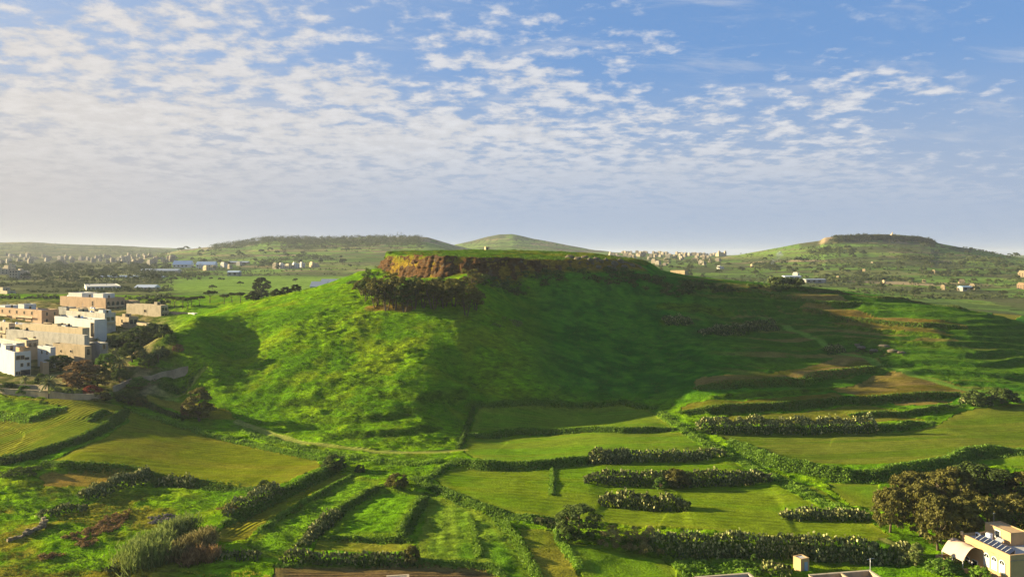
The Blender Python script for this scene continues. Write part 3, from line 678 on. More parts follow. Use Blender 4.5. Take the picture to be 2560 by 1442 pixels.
# small relief
amp = np.where(near, 0.75 * tuft, 0.0)
r1 = fbm(X[near] * 0.60 + Yf[near] * 0.25, Yf[near] * 1.35, 2.4, 3, 101) - 0.5
r2 = fbm(X[near] * 0.6, Yf[near] * 1.2, 9.0, 3, 103) - 0.5
Z[near] += amp[near] * (r1 * 2.3 + r2 * 1.3)
far_r = fbm(X[~near], Yf[~near], 45, 3, 104) - 0.5
Z[~near] += far_r * np.clip((Yf[~near] - 560) / 300, 0, 1) * 1.6
ZG = Z.reshape(ny, nt)

Vv = np.stack([X, Yf, Z], -1)
ii, jj = np.meshgrid(np.arange(ny - 1), np.arange(nt - 1), indexing='ij')
a = (ii * nt + jj).ravel(); F = np.stack([a, a + 1, a + nt + 1, a + nt], -1)
# face regions
hillmask = np.zeros(len(X), bool)
MAIN = np.array([(p[0], p[1]) for p in Pl([(400,930),(455,990),(590,1052),(700,1091),(850,1117),(1030,1131),(1155,1124),(1172,1020),(1640,1022),(1700,1000),(1735,960),(1790,880),(1900,800)], ymax=450)] + [(120, 430), (90, 520), (-60, 520), (-90, 440), (-140, 360)])
fr = reg[a]; fdm = DOM[a]; inm = pip(X[a], Yf[a], MAIN)
face_reg = np.where(fr > 0, fr, np.where((fdm > 0) & (fdm < 20), fdm, np.where(inm | (fdm == 20), 50, 0)))
def sub_ground(rid, name, label, cat=None, kind='structure'):
    fs = F[face_reg == rid]
    if len(fs) < 4: return None
    u, inv = np.unique(fs, return_inverse=True)
    m = mesh_np(name, Vv[u], inv.reshape(-1, 4), True)
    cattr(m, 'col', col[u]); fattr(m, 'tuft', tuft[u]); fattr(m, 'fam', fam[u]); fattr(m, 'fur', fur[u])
    return tag(obj(name, m, GROUND), label, cat, None, kind)
sub_ground(0, 'ground', 'green open countryside between the fields and the hills', 'ground')
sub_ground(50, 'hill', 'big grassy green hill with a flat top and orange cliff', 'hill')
for k, lab in enumerate(['low hazy ridge behind the far left village', 'faintest far ridge on the left horizon', 'long wooded ridge left of the cone shaped hill', 'pointed green cone shaped hill on the horizon', 'low rise under the distant white town', 'terraced flat topped hill on the right horizon']):
    sub_ground(k + 1, 'hill', lab, 'hill')
for k, f in enumerate(FIELDS): sub_ground(100 + k, 'field', f[7], 'field')
for k, t_ in enumerate(TRACKS): sub_ground(200 + k, 'track', t_[2], 'track')
# wide base sheet under everything, out to the horizon
mb = MB(); n_ = 48
for r_, z_ in ((0.1, -8.0), (4000, -8.0), (13500, -8.0)):
    for k in range(n_): an = 2 * math.pi * k / n_; mb.v.append((r_ * math.cos(an), r_ * math.sin(an), z_))
for r_ in range(2):
    for k in range(n_): mb.f.append((r_*n_+k, (r_+1)*n_+k, (r_+1)*n_+(k+1) % n_, r_*n_+(k+1) % n_))
bm_ = mb.mesh('ground'); cattr(bm_, 'col', np.tile((0.09, 0.14, 0.04), (len(mb.v), 1))); fattr(bm_, 'tuft', np.full(len(mb.v), 0.3))
tag(obj('ground', bm_, GROUND), 'flat land spreading out to the horizon all round', 'ground', None, 'structure')

def gz(x, y):
    """height of the finished ground sheet"""
    x = np.atleast_1d(np.asarray(x, float)); y = np.atleast_1d(np.asarray(y, float)); t = x / y
    fi_ = np.interp(y, ys, np.arange(ny)); fj_ = np.interp(t, ts, np.arange(nt))
    i0 = np.clip(fi_.astype(int), 0, ny - 2); j0 = np.clip(fj_.astype(int), 0, nt - 2); a_ = fi_ - i0; b_ = fj_ - j0
    return (ZG[i0, j0] * (1-a_) * (1-b_) + ZG[i0+1, j0] * a_ * (1-b_) + ZG[i0, j0+1] * (1-a_) * b_ + ZG[i0+1, j0+1] * a_ * b_)
def PG(u, v, ymin=95.0, ymax=6000.0):
    u = np.atleast_1d(np.asarray(u, float)); v = np.atleast_1d(np.asarray(v, float))
    yr = np.exp(np.linspace(math.log(ymin), math.log(ymax), 1600)); Tt = to_t(u)[:, None]; Yr = np.broadcast_to(yr, (len(u), len(yr)))
    zz = gz((Tt * Yr).ravel(), Yr.ravel()).reshape(Yr.shape); ray = CAMZ - ((v - V0) / FPX)[:, None] * Yr
    bl = ray <= zz; k = np.where(bl.any(1), bl.argmax(1), np.argmin(ray - zz, 1)); yy = yr[k]; xx = to_t(u) * yy
    return np.stack([xx, yy, gz(xx, yy)], -1)
def PGl(pts, **k): a_ = np.array(pts, float); return PG(a_[:, 0], a_[:, 1], **k)
# ---------------------------------------------------------------- cliff of the near hill
def resample(pts, step):
    pts = np.asarray(pts, float); d = np.linalg.norm(np.diff(pts, axis=0), axis=1); s_ = np.concatenate([[0], np.cumsum(d)])
    n = max(2, int(s_[-1] / step)); q = np.linspace(0, s_[-1], n)
    return np.stack([np.interp(q, s_, pts[:, k]) for k in range(pts.shape[1])], -1)
def build_cliff():
    br = [W3(948, 662, 432), W3(958, 648, 416)] + BROW + [W3(1640, 686, 410)]
    q = resample(br, 0.45); n = len(q); nk = 34
    tg = np.gradient(q[:, :2], axis=0)
    for _ in range(6): tg = np.vstack([tg[:1], (tg[:-2] + tg[1:-1] * 2 + tg[2:]) / 4, tg[-1:]])
    tg /= np.linalg.norm(tg, axis=1)[:, None]; nr = np.stack([tg[:, 1], -tg[:, 0]], -1)
    sa = np.arange(n) * 0.45
    but = (fbm(sa, sa * 0, 11, 4, 201, 0.65) - 0.5) * 6.5                  # buttresses and gullies
    V = np.zeros((n, nk, 3))
    zt = q[:, 2] + (fbm(sa, sa * 0 + 3, 4, 3, 203) - 0.5) * 1.6
    bx, by = q[:, 0] + nr[:, 0] * 3.5, q[:, 1] + nr[:, 1] * 3.5
    zb_ = np.minimum(gz(bx, by) - 1.0, zt - 1.0)
    for k in range(nk):
        f = k / (nk - 1); zz = zt + (zb_ - zt) * f
        strata = (vnoise(zz * 0.6 + but * 0.3, sa * 0.10, 205) - 0.5) * 1.3 + (vnoise(zz * 1.9, sa * 0.30, 206) - 0.5) * 0.8
        rough = (fbm(sa, zz * 0.7, 2.2, 4, 207, 0.6) - 0.5) * 2.6
        off = -0.6 + but * (0.35 + 0.65 * f) + strata + rough + 3.4 * f ** 1.4
        if k == 0: off = -1.6 + but * 0.3
        off = np.maximum(off, -1.8 + 0.9 * f)
        V[:, k, 0] = q[:, 0] + nr[:, 0] * off; V[:, k, 1] = q[:, 1] + nr[:, 1] * off; V[:, k, 2] = zz + (0.35 if k == 0 else 0)
    ii, jj = np.meshgrid(np.arange(n - 1), np.arange(nk - 1), indexing='ij'); a_ = (ii * nk + jj).ravel()
    m = mesh_np('cliff', V.reshape(-1, 3), np.stack([a_, a_ + nk, a_ + nk + 1, a_ + 1], -1)[:, ::-1], False)
    tag(obj('cliff', m, ROCK), 'orange brown layered rock cliff round the flat hilltop', 'cliff', None, 'structure')
    return V[:, 0]
CLIFF_TOP = build_cliff()

# ---------------------------------------------------------------- leaves
def unit(n, g): v = g.normal(size=(n, 3)); return v / np.linalg.norm(v, axis=1)[:, None]
def leaf_quads(c, size, g, nrm=None, aspect=0.6, bias=0.5):
    """rhombic leaves at c, facing roughly along nrm"""
    n = len(c); r = unit(n, g)
    if nrm is not None: r = r * (1 - bias) + nrm * bias; r /= np.linalg.norm(r, axis=1)[:, None]
    t1 = np.cross(r, unit(n, g)); t1 /= np.linalg.norm(t1, axis=1)[:, None] + 1e-9; t2 = np.cross(r, t1)
    s_ = np.asarray(size).reshape(-1, 1) if np.ndim(size) else size
    V = np.stack([c + t1 * s_, c + t2 * s_ * aspect, c - t1 * s_, c - t2 * s_ * aspect], 1)
    return V.reshape(-1, 3)
def leaf_blades(c, length, width, g, lean=0.5, dirs=None):
    n = len(c); d = unit(n, g) * lean; d[:, 2] = np.abs(d[:, 2]) + 1.0
    if dirs is not None: d = d + dirs
    d /= np.linalg.norm(d, axis=1)[:, None]
    sd = np.cross(d, unit(n, g)); sd /= np.linalg.norm(sd, axis=1)[:, None] + 1e-9
    l_ = np.asarray(length).reshape(-1, 1); w_ = np.asarray(width).reshape(-1, 1)
    return np.stack([c - sd * w_ * 0.5, c + sd * w_ * 0.5, c + d * l_ + sd * w_ * 0.25, c + d * l_ - sd * w_ * 0.25], 1).reshape(-1, 3)
def pads(c, a_, b_, g, tilt=0.35):
    """flat oval cactus pads (hexagons) standing on edge"""
    n = len(c); up = unit(n, g) * tilt; up[:, 2] += 1; up /= np.linalg.norm(up, axis=1)[:, None]
    sd = np.cross(up, unit(n, g)); sd /= np.linalg.norm(sd, axis=1)[:, None] + 1e-9
    a_ = np.asarray(a_).reshape(-1, 1); b_ = np.asarray(b_).reshape(-1, 1)
    return np.stack([c - up * a_, c - up * a_ * 0.35 + sd * b_, c + up * a_ * 0.5 + sd * b_ * 0.9, c + up * a_, c + up * a_ * 0.5 - sd * b_ * 0.9, c - up * a_ * 0.35 - sd * b_], 1).reshape(-1, 3)
def leaf_mesh(name, V, tint, k=4):
    n = len(V) // k; m = mesh_np(name, V, np.arange(n * k).reshape(n, k))
    fattr(m, 'tint', np.repeat(np.clip(tint, 0, 1), k)); return m
def balls(cent, rad, per, leaf, g, low=-0.35, bias=0.6, aspect=0.6, up=0.0):
    """leaf shells round many clump centres -> verts, tints"""
    n = len(cent); d = unit(n * per, g); d[:, 2] = np.where(d[:, 2] < low, -d[:, 2], d[:, 2])
    C_ = np.repeat(cent, per, 0); R_ = np.repeat(rad, per).reshape(-1, 1)
    p = C_ + d * R_ * (0.55 + 0.5 * g.random((n * per, 1))) * np.array([1, 1, 0.85])
    tn = np.repeat(g.random(n) * 0.45, per) + g.random(n * per) ** 1.5 * 0.55
    return leaf_quads(p, leaf * (0.6 + 0.8 * g.random(n * per)), g, d * (1 - up) + np.array([0, 0, up]), aspect, bias), tn

TREES = {}
def make_tree(kind, var):
    key = (kind, var)
    if key in TREES: return TREES[key]
    g = np.random.default_rng(hash(kind) % 1000 if False else sum(map(ord, kind)) * 7 + var * 31)
    tr = MB(); H = 10.0; cents = []; rads = []; per = 60; leaf = 0.30; mat = 'dark'
    def limb(p0, p1, r0, r1):
        mid = (np.array(p0) + np.array(p1)) / 2 + g.normal(size=3) * 0.25
        tr.tube([p0, tuple(mid), p1], [r0, (r0 + r1) / 2, r1], 6)
    if kind == 'broccoli':                                      # dense many-headed grove tree
        H = 10; mat = 'olive'; per = 95; leaf = 0.26
        for k in range(78):
            d = unit(1, g)[0]; d[2] = d[2] if d[2] > -0.75 else -d[2]
            rr = 0.80 + 0.20 * g.random()
            cents.append((d[0] * 4.3 * rr, d[1] * 4.3 * rr, 4.9 + d[2] * 5.0 * rr)); rads.append(0.75 + 0.6 * g.random())
        limb((0, 0, -0.8), (0.2, 0.1, 4.2), 0.36, 0.24)
        for k in range(7):
            an = k * 0.9 + g.random(); limb((0.1, 0, 3.0), (2.9 * math.cos(an), 2.9 * math.sin(an), 5.6 + g.random() * 2), 0.17, 0.06)
    elif kind == 'eucalypt':                                    # bare stems and separate leafy heads
        H = 10; mat = 'olive' if var % 2 else 'dark'; per = 70; leaf = 0.27
        for st in range(3):
            an = st * 2.1 + g.random(); bx, by = 0.35 * math.cos(an), 0.35 * math.sin(an)
            tx, ty = 1.7 * math.cos(an), 1.7 * math.sin(an)
            limb((bx, by, -0.8), (tx, ty, 6.2), 0.20, 0.09)
            for b in range(4):
                ax, ay, az = tx + g.normal() * 1.4, ty + g.normal() * 1.4, 3.2 + g.random() * 6.2
                limb((tx * 0.6, ty * 0.6, 2.6), (ax, ay, az), 0.08, 0.03)
                for e in range(4):
                    cents.append((ax + g.normal() * 0.8, ay + g.normal() * 0.8, az + g.normal() * 0.6)); rads.append(0.55 + 0.5 * g.random())
    elif kind == 'pine':                                        # umbrella crown
        H = 8; mat = 'pine'; per = 70; leaf = 0.26
        limb((0, 0, -0.8), (0.5, 0.2, 4.2), 0.24, 0.15)
        for k in range(30):
            an = g.random() * 6.28; r = 2.9 * math.sqrt(g.random())
            cents.append((0.4 + r * math.cos(an), r * math.sin(an), 6.2 - 0.09 * r * r + 0.9 * g.random())); rads.append(0.6 + 0.45 * g.random())
        for k in range(6):
            an = k * 1.05 + g.random() * 0.5; limb((0.45, 0.2, 3.9), (0.4 + 2.1 * math.cos(an), 2.1 * math.sin(an), 5.7), 0.09, 0.03)
    elif kind == 'round':                                       # carob / bush, leafy to the ground
        H = 5; mat = 'dark'; per = 85; leaf = 0.22
        for k in range(46):
            d = unit(1, g)[0]; d[2] = abs(d[2])
            rr = 0.75 + 0.25 * g.random()
            cents.append((d[0] * 2.7 * rr, d[1] * 2.7 * rr, 0.5 + d[2] * 3.7 * rr)); rads.append(0.55 + 0.4 * g.random())
        limb((0, 0, -0.8), (0, 0, 2.4), 0.24, 0.12)
        for k in range(5):
            an = k * 1.3; limb((0, 0, 1.0), (1.7 * math.cos(an), 1.7 * math.sin(an), 2.6), 0.10, 0.03)
    elif kind == 'tall':                                        # lone upright leafy tree
        H = 8; mat = 'olive'; per = 80; leaf = 0.22
        for k in range(52):
            d = unit(1, g)[0]; z_ = 4.5 + d[2] * 3.5; rr = (0.7 + 0.3 * g.random()) * (2.4 if z_ < 5 else 1.9)
            cents.append((d[0] * rr, d[1] * rr, z_)); rads.append(0.5 + 0.4 * g.random())
        limb((0, 0, -0.8), (0.1, 0, 4.5), 0.26, 0.14)
        for k in range(6):
            an = k * 1.1; limb((0, 0, 1.6), (1.5 * math.cos(an), 1.5 * math.sin(an), 3.4 + k * 0.4), 0.10, 0.03)
    elif kind == 'far':
        H = 7; mat = 'far'; per = 26; leaf = 0.55
        for k in range(20):
            d = unit(1, g)[0]; d[2] = abs(d[2]) - 0.15
            cents.append((d[0] * 3.0, d[1] * 3.0, 3.3 + d[2] * 3.0)); rads.append(0.9 + 0.5 * g.random())
        limb((0, 0, -0.8), (0, 0, 3.2), 0.24, 0.14)
    cm = None
    if kind == 'palm':
        H = 7; mat = 'palm'
        tr.tube([(0, 0, -0.8), (0.08, 0, 2.0), (0.0, 0.05, 4.6)], [0.34, 0.26, 0.24], 8)
        Vs, tn = [], []
        for k in range(34):
            an = k * 2.39996; el = 1.15 - 1.7 * (k / 34); L_ = 2.3 + 0.5 * g.random(); pts_ = []
            for j in range(7):
                f = j / 6; drop = 1.5 * f * f * (0.5 + k / 50)
                r = L_ * f * max(math.cos(el), 0.25); pts_.append(np.array([r * math.cos(an), r * math.sin(an), 4.7 + L_ * f * math.sin(el) - drop]))
            sd = np.array([-math.sin(an), math.cos(an), 0])
            for j in range(6):
                for sgn in (-1, 1):
                    w_ = 0.42 * (1 - 0.55 * j / 6) * sgn
                    Vs += [pts_[j], pts_[j+1], pts_[j+1] * 0.7 + pts_[j] * 0.3 + sd * w_ - np.array([0, 0, 0.16]), pts_[j] * 0.9 + pts_[j+1] * 0.1 + sd * w_ * 0.9 - np.array([0, 0, 0.14])]
                    tn.append(0.25 + 0.75 * g.random() * (1 - k / 50))
        cm = leaf_mesh('crown', np.array(Vs), np.array(tn))
    else:
        V, tn = balls(np.array(cents), np.array(rads), per, leaf, g)
        cm = leaf_mesh('crown', V, tn)
    tm = tr.mesh('trunk', True); tm.materials.append(BARK); cm.materials.append(L[mat])
    TREES[key] = (tm, cm, H); return TREES[key]

def tree(kind, p, h, label, cat='tree', group=None, wid=1.0, mat=None, name=None, var=None):
    var = random.randrange(3) if var is None else var
    tm, cm, H = make_tree(kind, var)
    s_ = h / H; o = empty(name or (cat.replace(' ', '_')), tuple(p), random.random() * 6.28); o.scale = (s_ * wid, s_ * wid, s_)
    tag(o, label, cat, group)
    obj('trunk', tm, None, o); c_ = obj('crown', cm, None, o)
    if mat:
        c_.material_slots[0].link = 'OBJECT'; c_.material_slots[0].material = L[mat]
    return o
def hpx(px, y): return px / FPX * y                              # a height seen as px pixels at distance y
ORD = ['first', 'second', 'third', 'fourth', 'fifth', 'sixth', 'seventh', 'eighth', 'ninth', 'tenth', 'eleventh', 'twelfth', 'thirteenth', 'fourteenth', 'fifteenth', 'sixteenth', 'seventeenth', 'eighteenth', 'nineteenth', 'twentieth']

# ---------------------------------------------------------------- cactus hedges
def cactus(pts, hp, wid, label, dens=1.0, seed=1, group='prickly pear hedges'):
    w_ = PGl(pts, ymax=480); g = np.random.default_rng(seed)
    q = resample(w_, 0.3); L_ = np.linalg.norm(np.diff(w_, axis=0), axis=1).sum()
    h = hpx(hp, w_[:, 1].mean()) * 0.80; wid *= 0.78; n = int(L_ * 62 * dens * wid / 1.7 * h / 2.2)
    k = g.integers(0, len(q), n); s_ = k * 0.3
    hh = h * (0.40 + 1.15 * fbm(s_, s_ * 0, 2.6, 3, seed, 0.7)) * (0.55 + 0.45 * np.minimum(1, np.minimum(k, len(q) - 1 - k) / 6))
    an = g.random(n) * math.pi; r = 0.72 + 0.34 * g.random(n)
    ww = wid * (0.75 + 0.5 * fbm(s_, s_ * 0 + 9, 4.0, 2, seed + 1))
    tg = np.gradient(q[:, :2], axis=0); tg /= np.linalg.norm(tg, axis=1)[:, None] + 1e-9; nm = np.stack([-tg[:, 1], tg[:, 0]], -1)[k]
    ox = np.cos(an) * ww * r; zz = np.sin(an) ** 0.7 * hh * r
    x = q[k, 0] + nm[:, 0] * ox + g.normal(size=n) * 0.25; y = q[k, 1] + nm[:, 1] * ox + g.normal(size=n) * 0.25
    c = np.stack([x, y, gz(x, y) + np.maximum(zz, 0.15)], -1)
    a_ = 0.22 + 0.14 * g.random(n)
    V = pads(c, a_, a_ * 0.72, g)
    tn = np.clip(0.8 * g.random(n) ** 5 + 0.6 * (zz / hh) ** 5 * g.random(n), 0, 1)  # sunlit tips over a dark body, painted into the pad tint
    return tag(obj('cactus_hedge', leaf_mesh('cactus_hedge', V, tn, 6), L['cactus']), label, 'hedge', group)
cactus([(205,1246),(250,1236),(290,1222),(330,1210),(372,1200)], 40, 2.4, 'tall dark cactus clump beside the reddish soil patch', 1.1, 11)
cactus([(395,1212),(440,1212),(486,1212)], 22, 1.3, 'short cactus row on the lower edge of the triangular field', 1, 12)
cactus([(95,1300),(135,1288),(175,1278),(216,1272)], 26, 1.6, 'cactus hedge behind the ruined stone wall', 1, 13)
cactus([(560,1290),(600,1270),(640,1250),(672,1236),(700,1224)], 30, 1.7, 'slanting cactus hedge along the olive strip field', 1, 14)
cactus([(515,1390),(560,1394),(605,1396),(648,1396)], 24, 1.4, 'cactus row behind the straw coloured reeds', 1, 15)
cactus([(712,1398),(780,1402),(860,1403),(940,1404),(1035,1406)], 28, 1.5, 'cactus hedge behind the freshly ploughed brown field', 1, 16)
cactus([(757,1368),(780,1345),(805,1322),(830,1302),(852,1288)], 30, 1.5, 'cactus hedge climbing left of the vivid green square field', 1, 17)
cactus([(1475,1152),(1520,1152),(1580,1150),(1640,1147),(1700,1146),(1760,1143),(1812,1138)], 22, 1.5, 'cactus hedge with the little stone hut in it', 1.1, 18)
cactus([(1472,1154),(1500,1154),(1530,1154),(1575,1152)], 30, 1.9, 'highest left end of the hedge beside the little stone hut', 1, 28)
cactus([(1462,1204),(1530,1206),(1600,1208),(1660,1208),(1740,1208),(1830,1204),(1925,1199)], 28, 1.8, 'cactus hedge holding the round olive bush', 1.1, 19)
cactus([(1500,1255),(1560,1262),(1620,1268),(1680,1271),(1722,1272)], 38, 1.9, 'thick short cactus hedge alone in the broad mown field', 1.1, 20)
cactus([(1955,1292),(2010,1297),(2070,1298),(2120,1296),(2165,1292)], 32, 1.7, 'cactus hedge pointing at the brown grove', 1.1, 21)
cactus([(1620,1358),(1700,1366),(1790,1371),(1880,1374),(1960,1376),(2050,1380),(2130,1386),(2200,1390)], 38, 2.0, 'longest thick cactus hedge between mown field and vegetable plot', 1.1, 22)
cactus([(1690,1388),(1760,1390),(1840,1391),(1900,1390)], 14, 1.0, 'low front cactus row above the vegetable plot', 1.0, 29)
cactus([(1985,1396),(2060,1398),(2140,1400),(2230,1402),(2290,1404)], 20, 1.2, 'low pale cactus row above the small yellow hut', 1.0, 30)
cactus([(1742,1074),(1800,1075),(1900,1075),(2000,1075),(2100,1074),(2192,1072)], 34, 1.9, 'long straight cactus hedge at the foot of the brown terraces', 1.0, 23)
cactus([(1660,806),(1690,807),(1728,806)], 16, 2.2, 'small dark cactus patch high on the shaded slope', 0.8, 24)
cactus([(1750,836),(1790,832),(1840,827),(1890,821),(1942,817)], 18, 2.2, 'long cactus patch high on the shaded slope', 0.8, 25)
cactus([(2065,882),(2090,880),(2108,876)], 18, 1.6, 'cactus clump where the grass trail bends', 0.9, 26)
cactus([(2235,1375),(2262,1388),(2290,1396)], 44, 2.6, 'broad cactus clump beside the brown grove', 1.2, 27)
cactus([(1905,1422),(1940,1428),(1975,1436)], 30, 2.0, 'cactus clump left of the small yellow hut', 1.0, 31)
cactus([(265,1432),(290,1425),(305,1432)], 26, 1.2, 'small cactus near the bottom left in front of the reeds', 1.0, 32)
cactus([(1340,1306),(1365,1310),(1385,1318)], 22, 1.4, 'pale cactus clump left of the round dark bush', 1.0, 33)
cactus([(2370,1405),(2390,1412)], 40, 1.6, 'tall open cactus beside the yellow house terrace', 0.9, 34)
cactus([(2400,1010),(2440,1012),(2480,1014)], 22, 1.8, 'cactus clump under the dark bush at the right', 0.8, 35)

# ---------------------------------------------------------------- overgrown banks
def bank(key, label, hp=9, wid=1.6, mat='bank', dens=1.0, seed=1, pts=None, name='grassy_bank', cat='bank'):
    px_ = pts if pts is not None else BANK_PX[key][0]
    w_ = PGl(px_, ymax=480); g = np.random.default_rng(seed + 100); q = resample(w_, 0.3)
    L_ = len(q) * 0.3; h = hpx(hp, w_[:, 1].mean()) * 0.72; wid *= 0.82; n = int(L_ * 38 * dens * max(wid, 1.3))
    k = g.integers(0, len(q), n); tg = np.gradient(q[:, :2], axis=0); tg /= np.linalg.norm(tg, axis=1)[:, None] + 1e-9
    nm = np.stack([-tg[:, 1], tg[:, 0]], -1)[k]; u_ = g.normal(size=n) * 0.55
    gap = fbm(k * 0.3, k * 0.0, 5, 2, seed)
    ox = u_ * wid; x = q[k, 0] + nm[:, 0] * ox; y = q[k, 1] + nm[:, 1] * ox
    hh = h * (0.45 + 1.0 * gap) * np.exp(-u_ ** 2) * (0.4 + 0.6 * g.random(n))
    c = np.stack([x, y, gz(x, y) + hh * 0.75], -1)
    V = leaf_quads(c, 0.20 + 0.17 * g.random(n), g, np.tile((0.0, -0.2, 1.0), (n, 1)), 0.62, 0.35)
    tn = np.clip(0.15 + 0.5 * g.random(n) + 0.4 * (vnoise(x / 2.2, y / 2.2, seed) - 0.4) + 0.25 * np.exp(-u_ ** 2), 0, 1)
    return tag(obj(name, leaf_mesh(name, V, tn), L[mat]), label, cat, 'overgrown banks between the fields')
bank('B1', 'high dark grassy bank curving between the two left fields', 8, 1.8, 'bank', 1.2, 1)
bank('B1b', 'short stub of grassy bank in the olive ploughed field', 9, 1.2, 'bank', 2.5, 2)
bank('P1', 'edge of the raised bright grass patch at far left', 9, 1.6, 'bright', 1, 3)
bank('B2', 'thin grassy bank along the top of the triangular field', 6, 1.2, 'bright', 1, 4)
bank('B3', 'grassy bank under the triangular field above the red soil', 9, 1.6, 'bank', 1, 5)
bank('E1', 'dark bank on the upper side of the olive strip field', 14, 1.9, 'bank', 1.2, 6)
bank('E2', 'thin bank between olive strip and rough grass strip', 7, 1.0, 'bright', 1, 7)
bank('F1', 'bank between rough grass strip and vivid square field', 9, 1.3, 'bank', 1, 8)
bank('G1', 'dark bank on the right side of the vivid square field', 12, 1.5, 'bank', 1.2, 9)
bank('G2', 'low bank along the bottom of the vivid square field', 6, 1.0, 'bright', 1, 10)
bank('I1', 'leafy bright bank right of the hay row field', 13, 1.3, 'bright', 1.1, 11)
bank('I2', 'short bank standing inside the hay row field', 10, 0.8, 'bright', 1.1, 12)
bank('J1', 'bank on the right side of the narrow pale tan field', 10, 0.9, 'bright', 1, 13)
bank('L1', 'thin bank along the top of the ploughed brown field', 5, 0.9, 'bank', 1, 14)
bank('N0', 'faint bank where the hill meets the upper pale field', 5, 1.4, 'bank', 0.8, 15)
bank('N1', 'dark bank between the two fields cut into the hill foot', 9, 1.3, 'bank', 1.1, 16)
bank('N2', 'bushy dark bank running up to the hut hedge', 13, 1.9, 'bank', 1.2, 17, pts=[(1060,1200),(1100,1175),(1135,1152),(1210,1166),(1300,1166),(1400,1158),(1480,1150)])
bank('N6', 'leafy bank on the lower left of the broad mown field', 11, 1.8, 'bank', 1.1, 18)
bank('R2', 'wide bushy bank under the wide smooth right field', 22, 2.6, 'bank', 1.4, 19)
bank('R1', 'grassy tail of the long straight cactus hedge', 10, 1.5, 'bank', 1, 20, pts=[(2190,1072),(2260,1068),(2335,1056)])
bank('T1', 'lowest green bank of the brown terraces', 9, 1.8, 'bank', 1, 21)
bank('T2', 'green bank under the upper brown terrace', 9, 1.8, 'bank', 1, 22)
bank('T4', 'green bank under the small bare terrace', 8, 1.5, 'bank', 1, 23)
bank(None, 'two short leafy tufts dividing the broad mown field', 9, 0.8, 'bright', 1.2, 24, pts=[(1380,1170),(1382,1198),(1380,1215),(1380,1238)])
bank(None, 'bright weedy strip slanting between the middle and right fields', 9, 2.6, 'bright', 1.0, 25, pts=[(1650,1030),(1700,1062),(1760,1105),(1830,1140),(1900,1178),(1980,1215),(2050,1252),(2120,1290)])
bank(None, 'dark hedgerow between garden wall and lone tree', 16, 1.8, 'dark', 1.6, 26, pts=[(285,990),(330,1000),(380,1018),(430,1036),(465,1048)], name='hedgerow', cat='hedge')
bank(None, 'hedge along the left side of the two hill foot fields', 10, 1.2, 'bank', 1.1, 27, pts=[(1145,1122),(1158,1095),(1168,1070),(1178,1040),(1186,1020)])
bank(None, 'weedy verge below the track', 7, 2.2, 'bright', 0.9, 28, pts=[(610,1075),(690,1105),(770,1125),(850,1140),(940,1150),(1040,1160),(1100,1150)])
bank('S1', 'hedge under the upper brown strip on the spur', 7, 1.6, 'bank', 0.8, 29)
bank('S2', 'hedge under the long sweeping brown strip', 6, 1.6, 'bank', 0.8, 30)
bank(None, 'dark overgrown crest of the spur at the right', 9, 3.0, 'dark', 1.0, 31, pts=[(1990,722),(2100,732),(2200,745),(2300,757),(2400,772)], name='hedgerow', cat='hedge')

# ---------------------------------------------------------------- scrub masses
def scrub(poly, n, r0, r1, mat, label, per=40, leaf=0.28, seed=1, name='scrub', ymax=520, ymin=95.0, kind='stuff', up=0.0):
    g = np.random.default_rng(seed + 300); pw = Pl(poly, ymax=ymax, ymin=ymin)[:, :2]
    lo, hi = pw.min(0), pw.max(0); pts = np.zeros((0, 2))
    while len(pts) < n:
        c_ = lo + g.random((n * 3, 2)) * (hi - lo); c_ = c_[pip(c_[:, 0], c_[:, 1], pw)]
        c_ = c_[fbm(c_[:, 0], c_[:, 1], 7, 2, seed) > 0.40]; pts = np.vstack([pts, c_])
    pts = pts[:n]; r = r0 + (r1 - r0) * g.random(n) ** 1.6
    cent = np.stack([pts[:, 0], pts[:, 1], gz(pts[:, 0], pts[:, 1]) + r * 0.35], -1)
    if name == 'grass_tufts': up = 0.8; r = r * 0.62; leaf *= 0.62; cent[:, 2] -= r * 0.25
    V, tn = balls(cent, r, per, leaf, g, 0.0, 0.6 + 0.25 * (up > 0), 0.6, up)
    return tag(obj(name, leaf_mesh(name, V, tn), L[mat]), label, 'scrub', None, kind)
scrub([(1170,700),(1250,690),(1330,682),(1420,676),(1560,676),(1640,694),(1700,702),(1790,735),(1700,745),(1600,722),(1480,708),(1360,716),(1250,722),(1180,730)], 330, 0.8, 2.3, 'dark', 'dark scrub below the shaded right half of the cliff', 46, 0.34, 1)
scrub([(905,742),(940,705),(1000,700),(1100,708),(1180,706),(1190,740),(1120,766),(1000,768),(930,764)], 230, 0.8, 2.2, 'olive', 'green undergrowth behind the grove at the cliff foot', 40, 0.3, 2)
scrub([(862,712),(905,680),(960,648),(985,660),(960,690),(900,712)], 130, 0.6, 1.5, 'dark', 'bushes on the rocky slope left of the cliff', 40, 0.3, 3)
scrub([(1700,705),(1780,712),(1870,715),(1990,716),(2000,722),(1880,722),(1800,735),(1720,735)], 130, 0.8, 2.0, 'dark', 'dark bushes on the saddle right of the cliff', 40, 0.36, 4)
scrub([(970,640),(1100,643),(1200,645),(1320,650),(1450,654),(1560,653),(1560,648),(1400,645),(1200,640),(1000,637)], 170, 0.3, 0.9, 'bank', 'low bushes along the brow of the cliff', 30, 0.22, 5)
scrub([(20,1400),(100,1370),(200,1330),(280,1290),(330,1280),(300,1320),(220,1372),(130,1398)], 230, 0.3, 0.8, 'brown', 'dry brown brush on the rough ground at lower left', 40, 0.15, 6)
scrub([(335,1297),(400,1287),(450,1288),(450,1303),(380,1312)], 70, 0.25, 0.5, 'grey', 'heap of grey dead twigs above the reeds', 40, 0.14, 7)
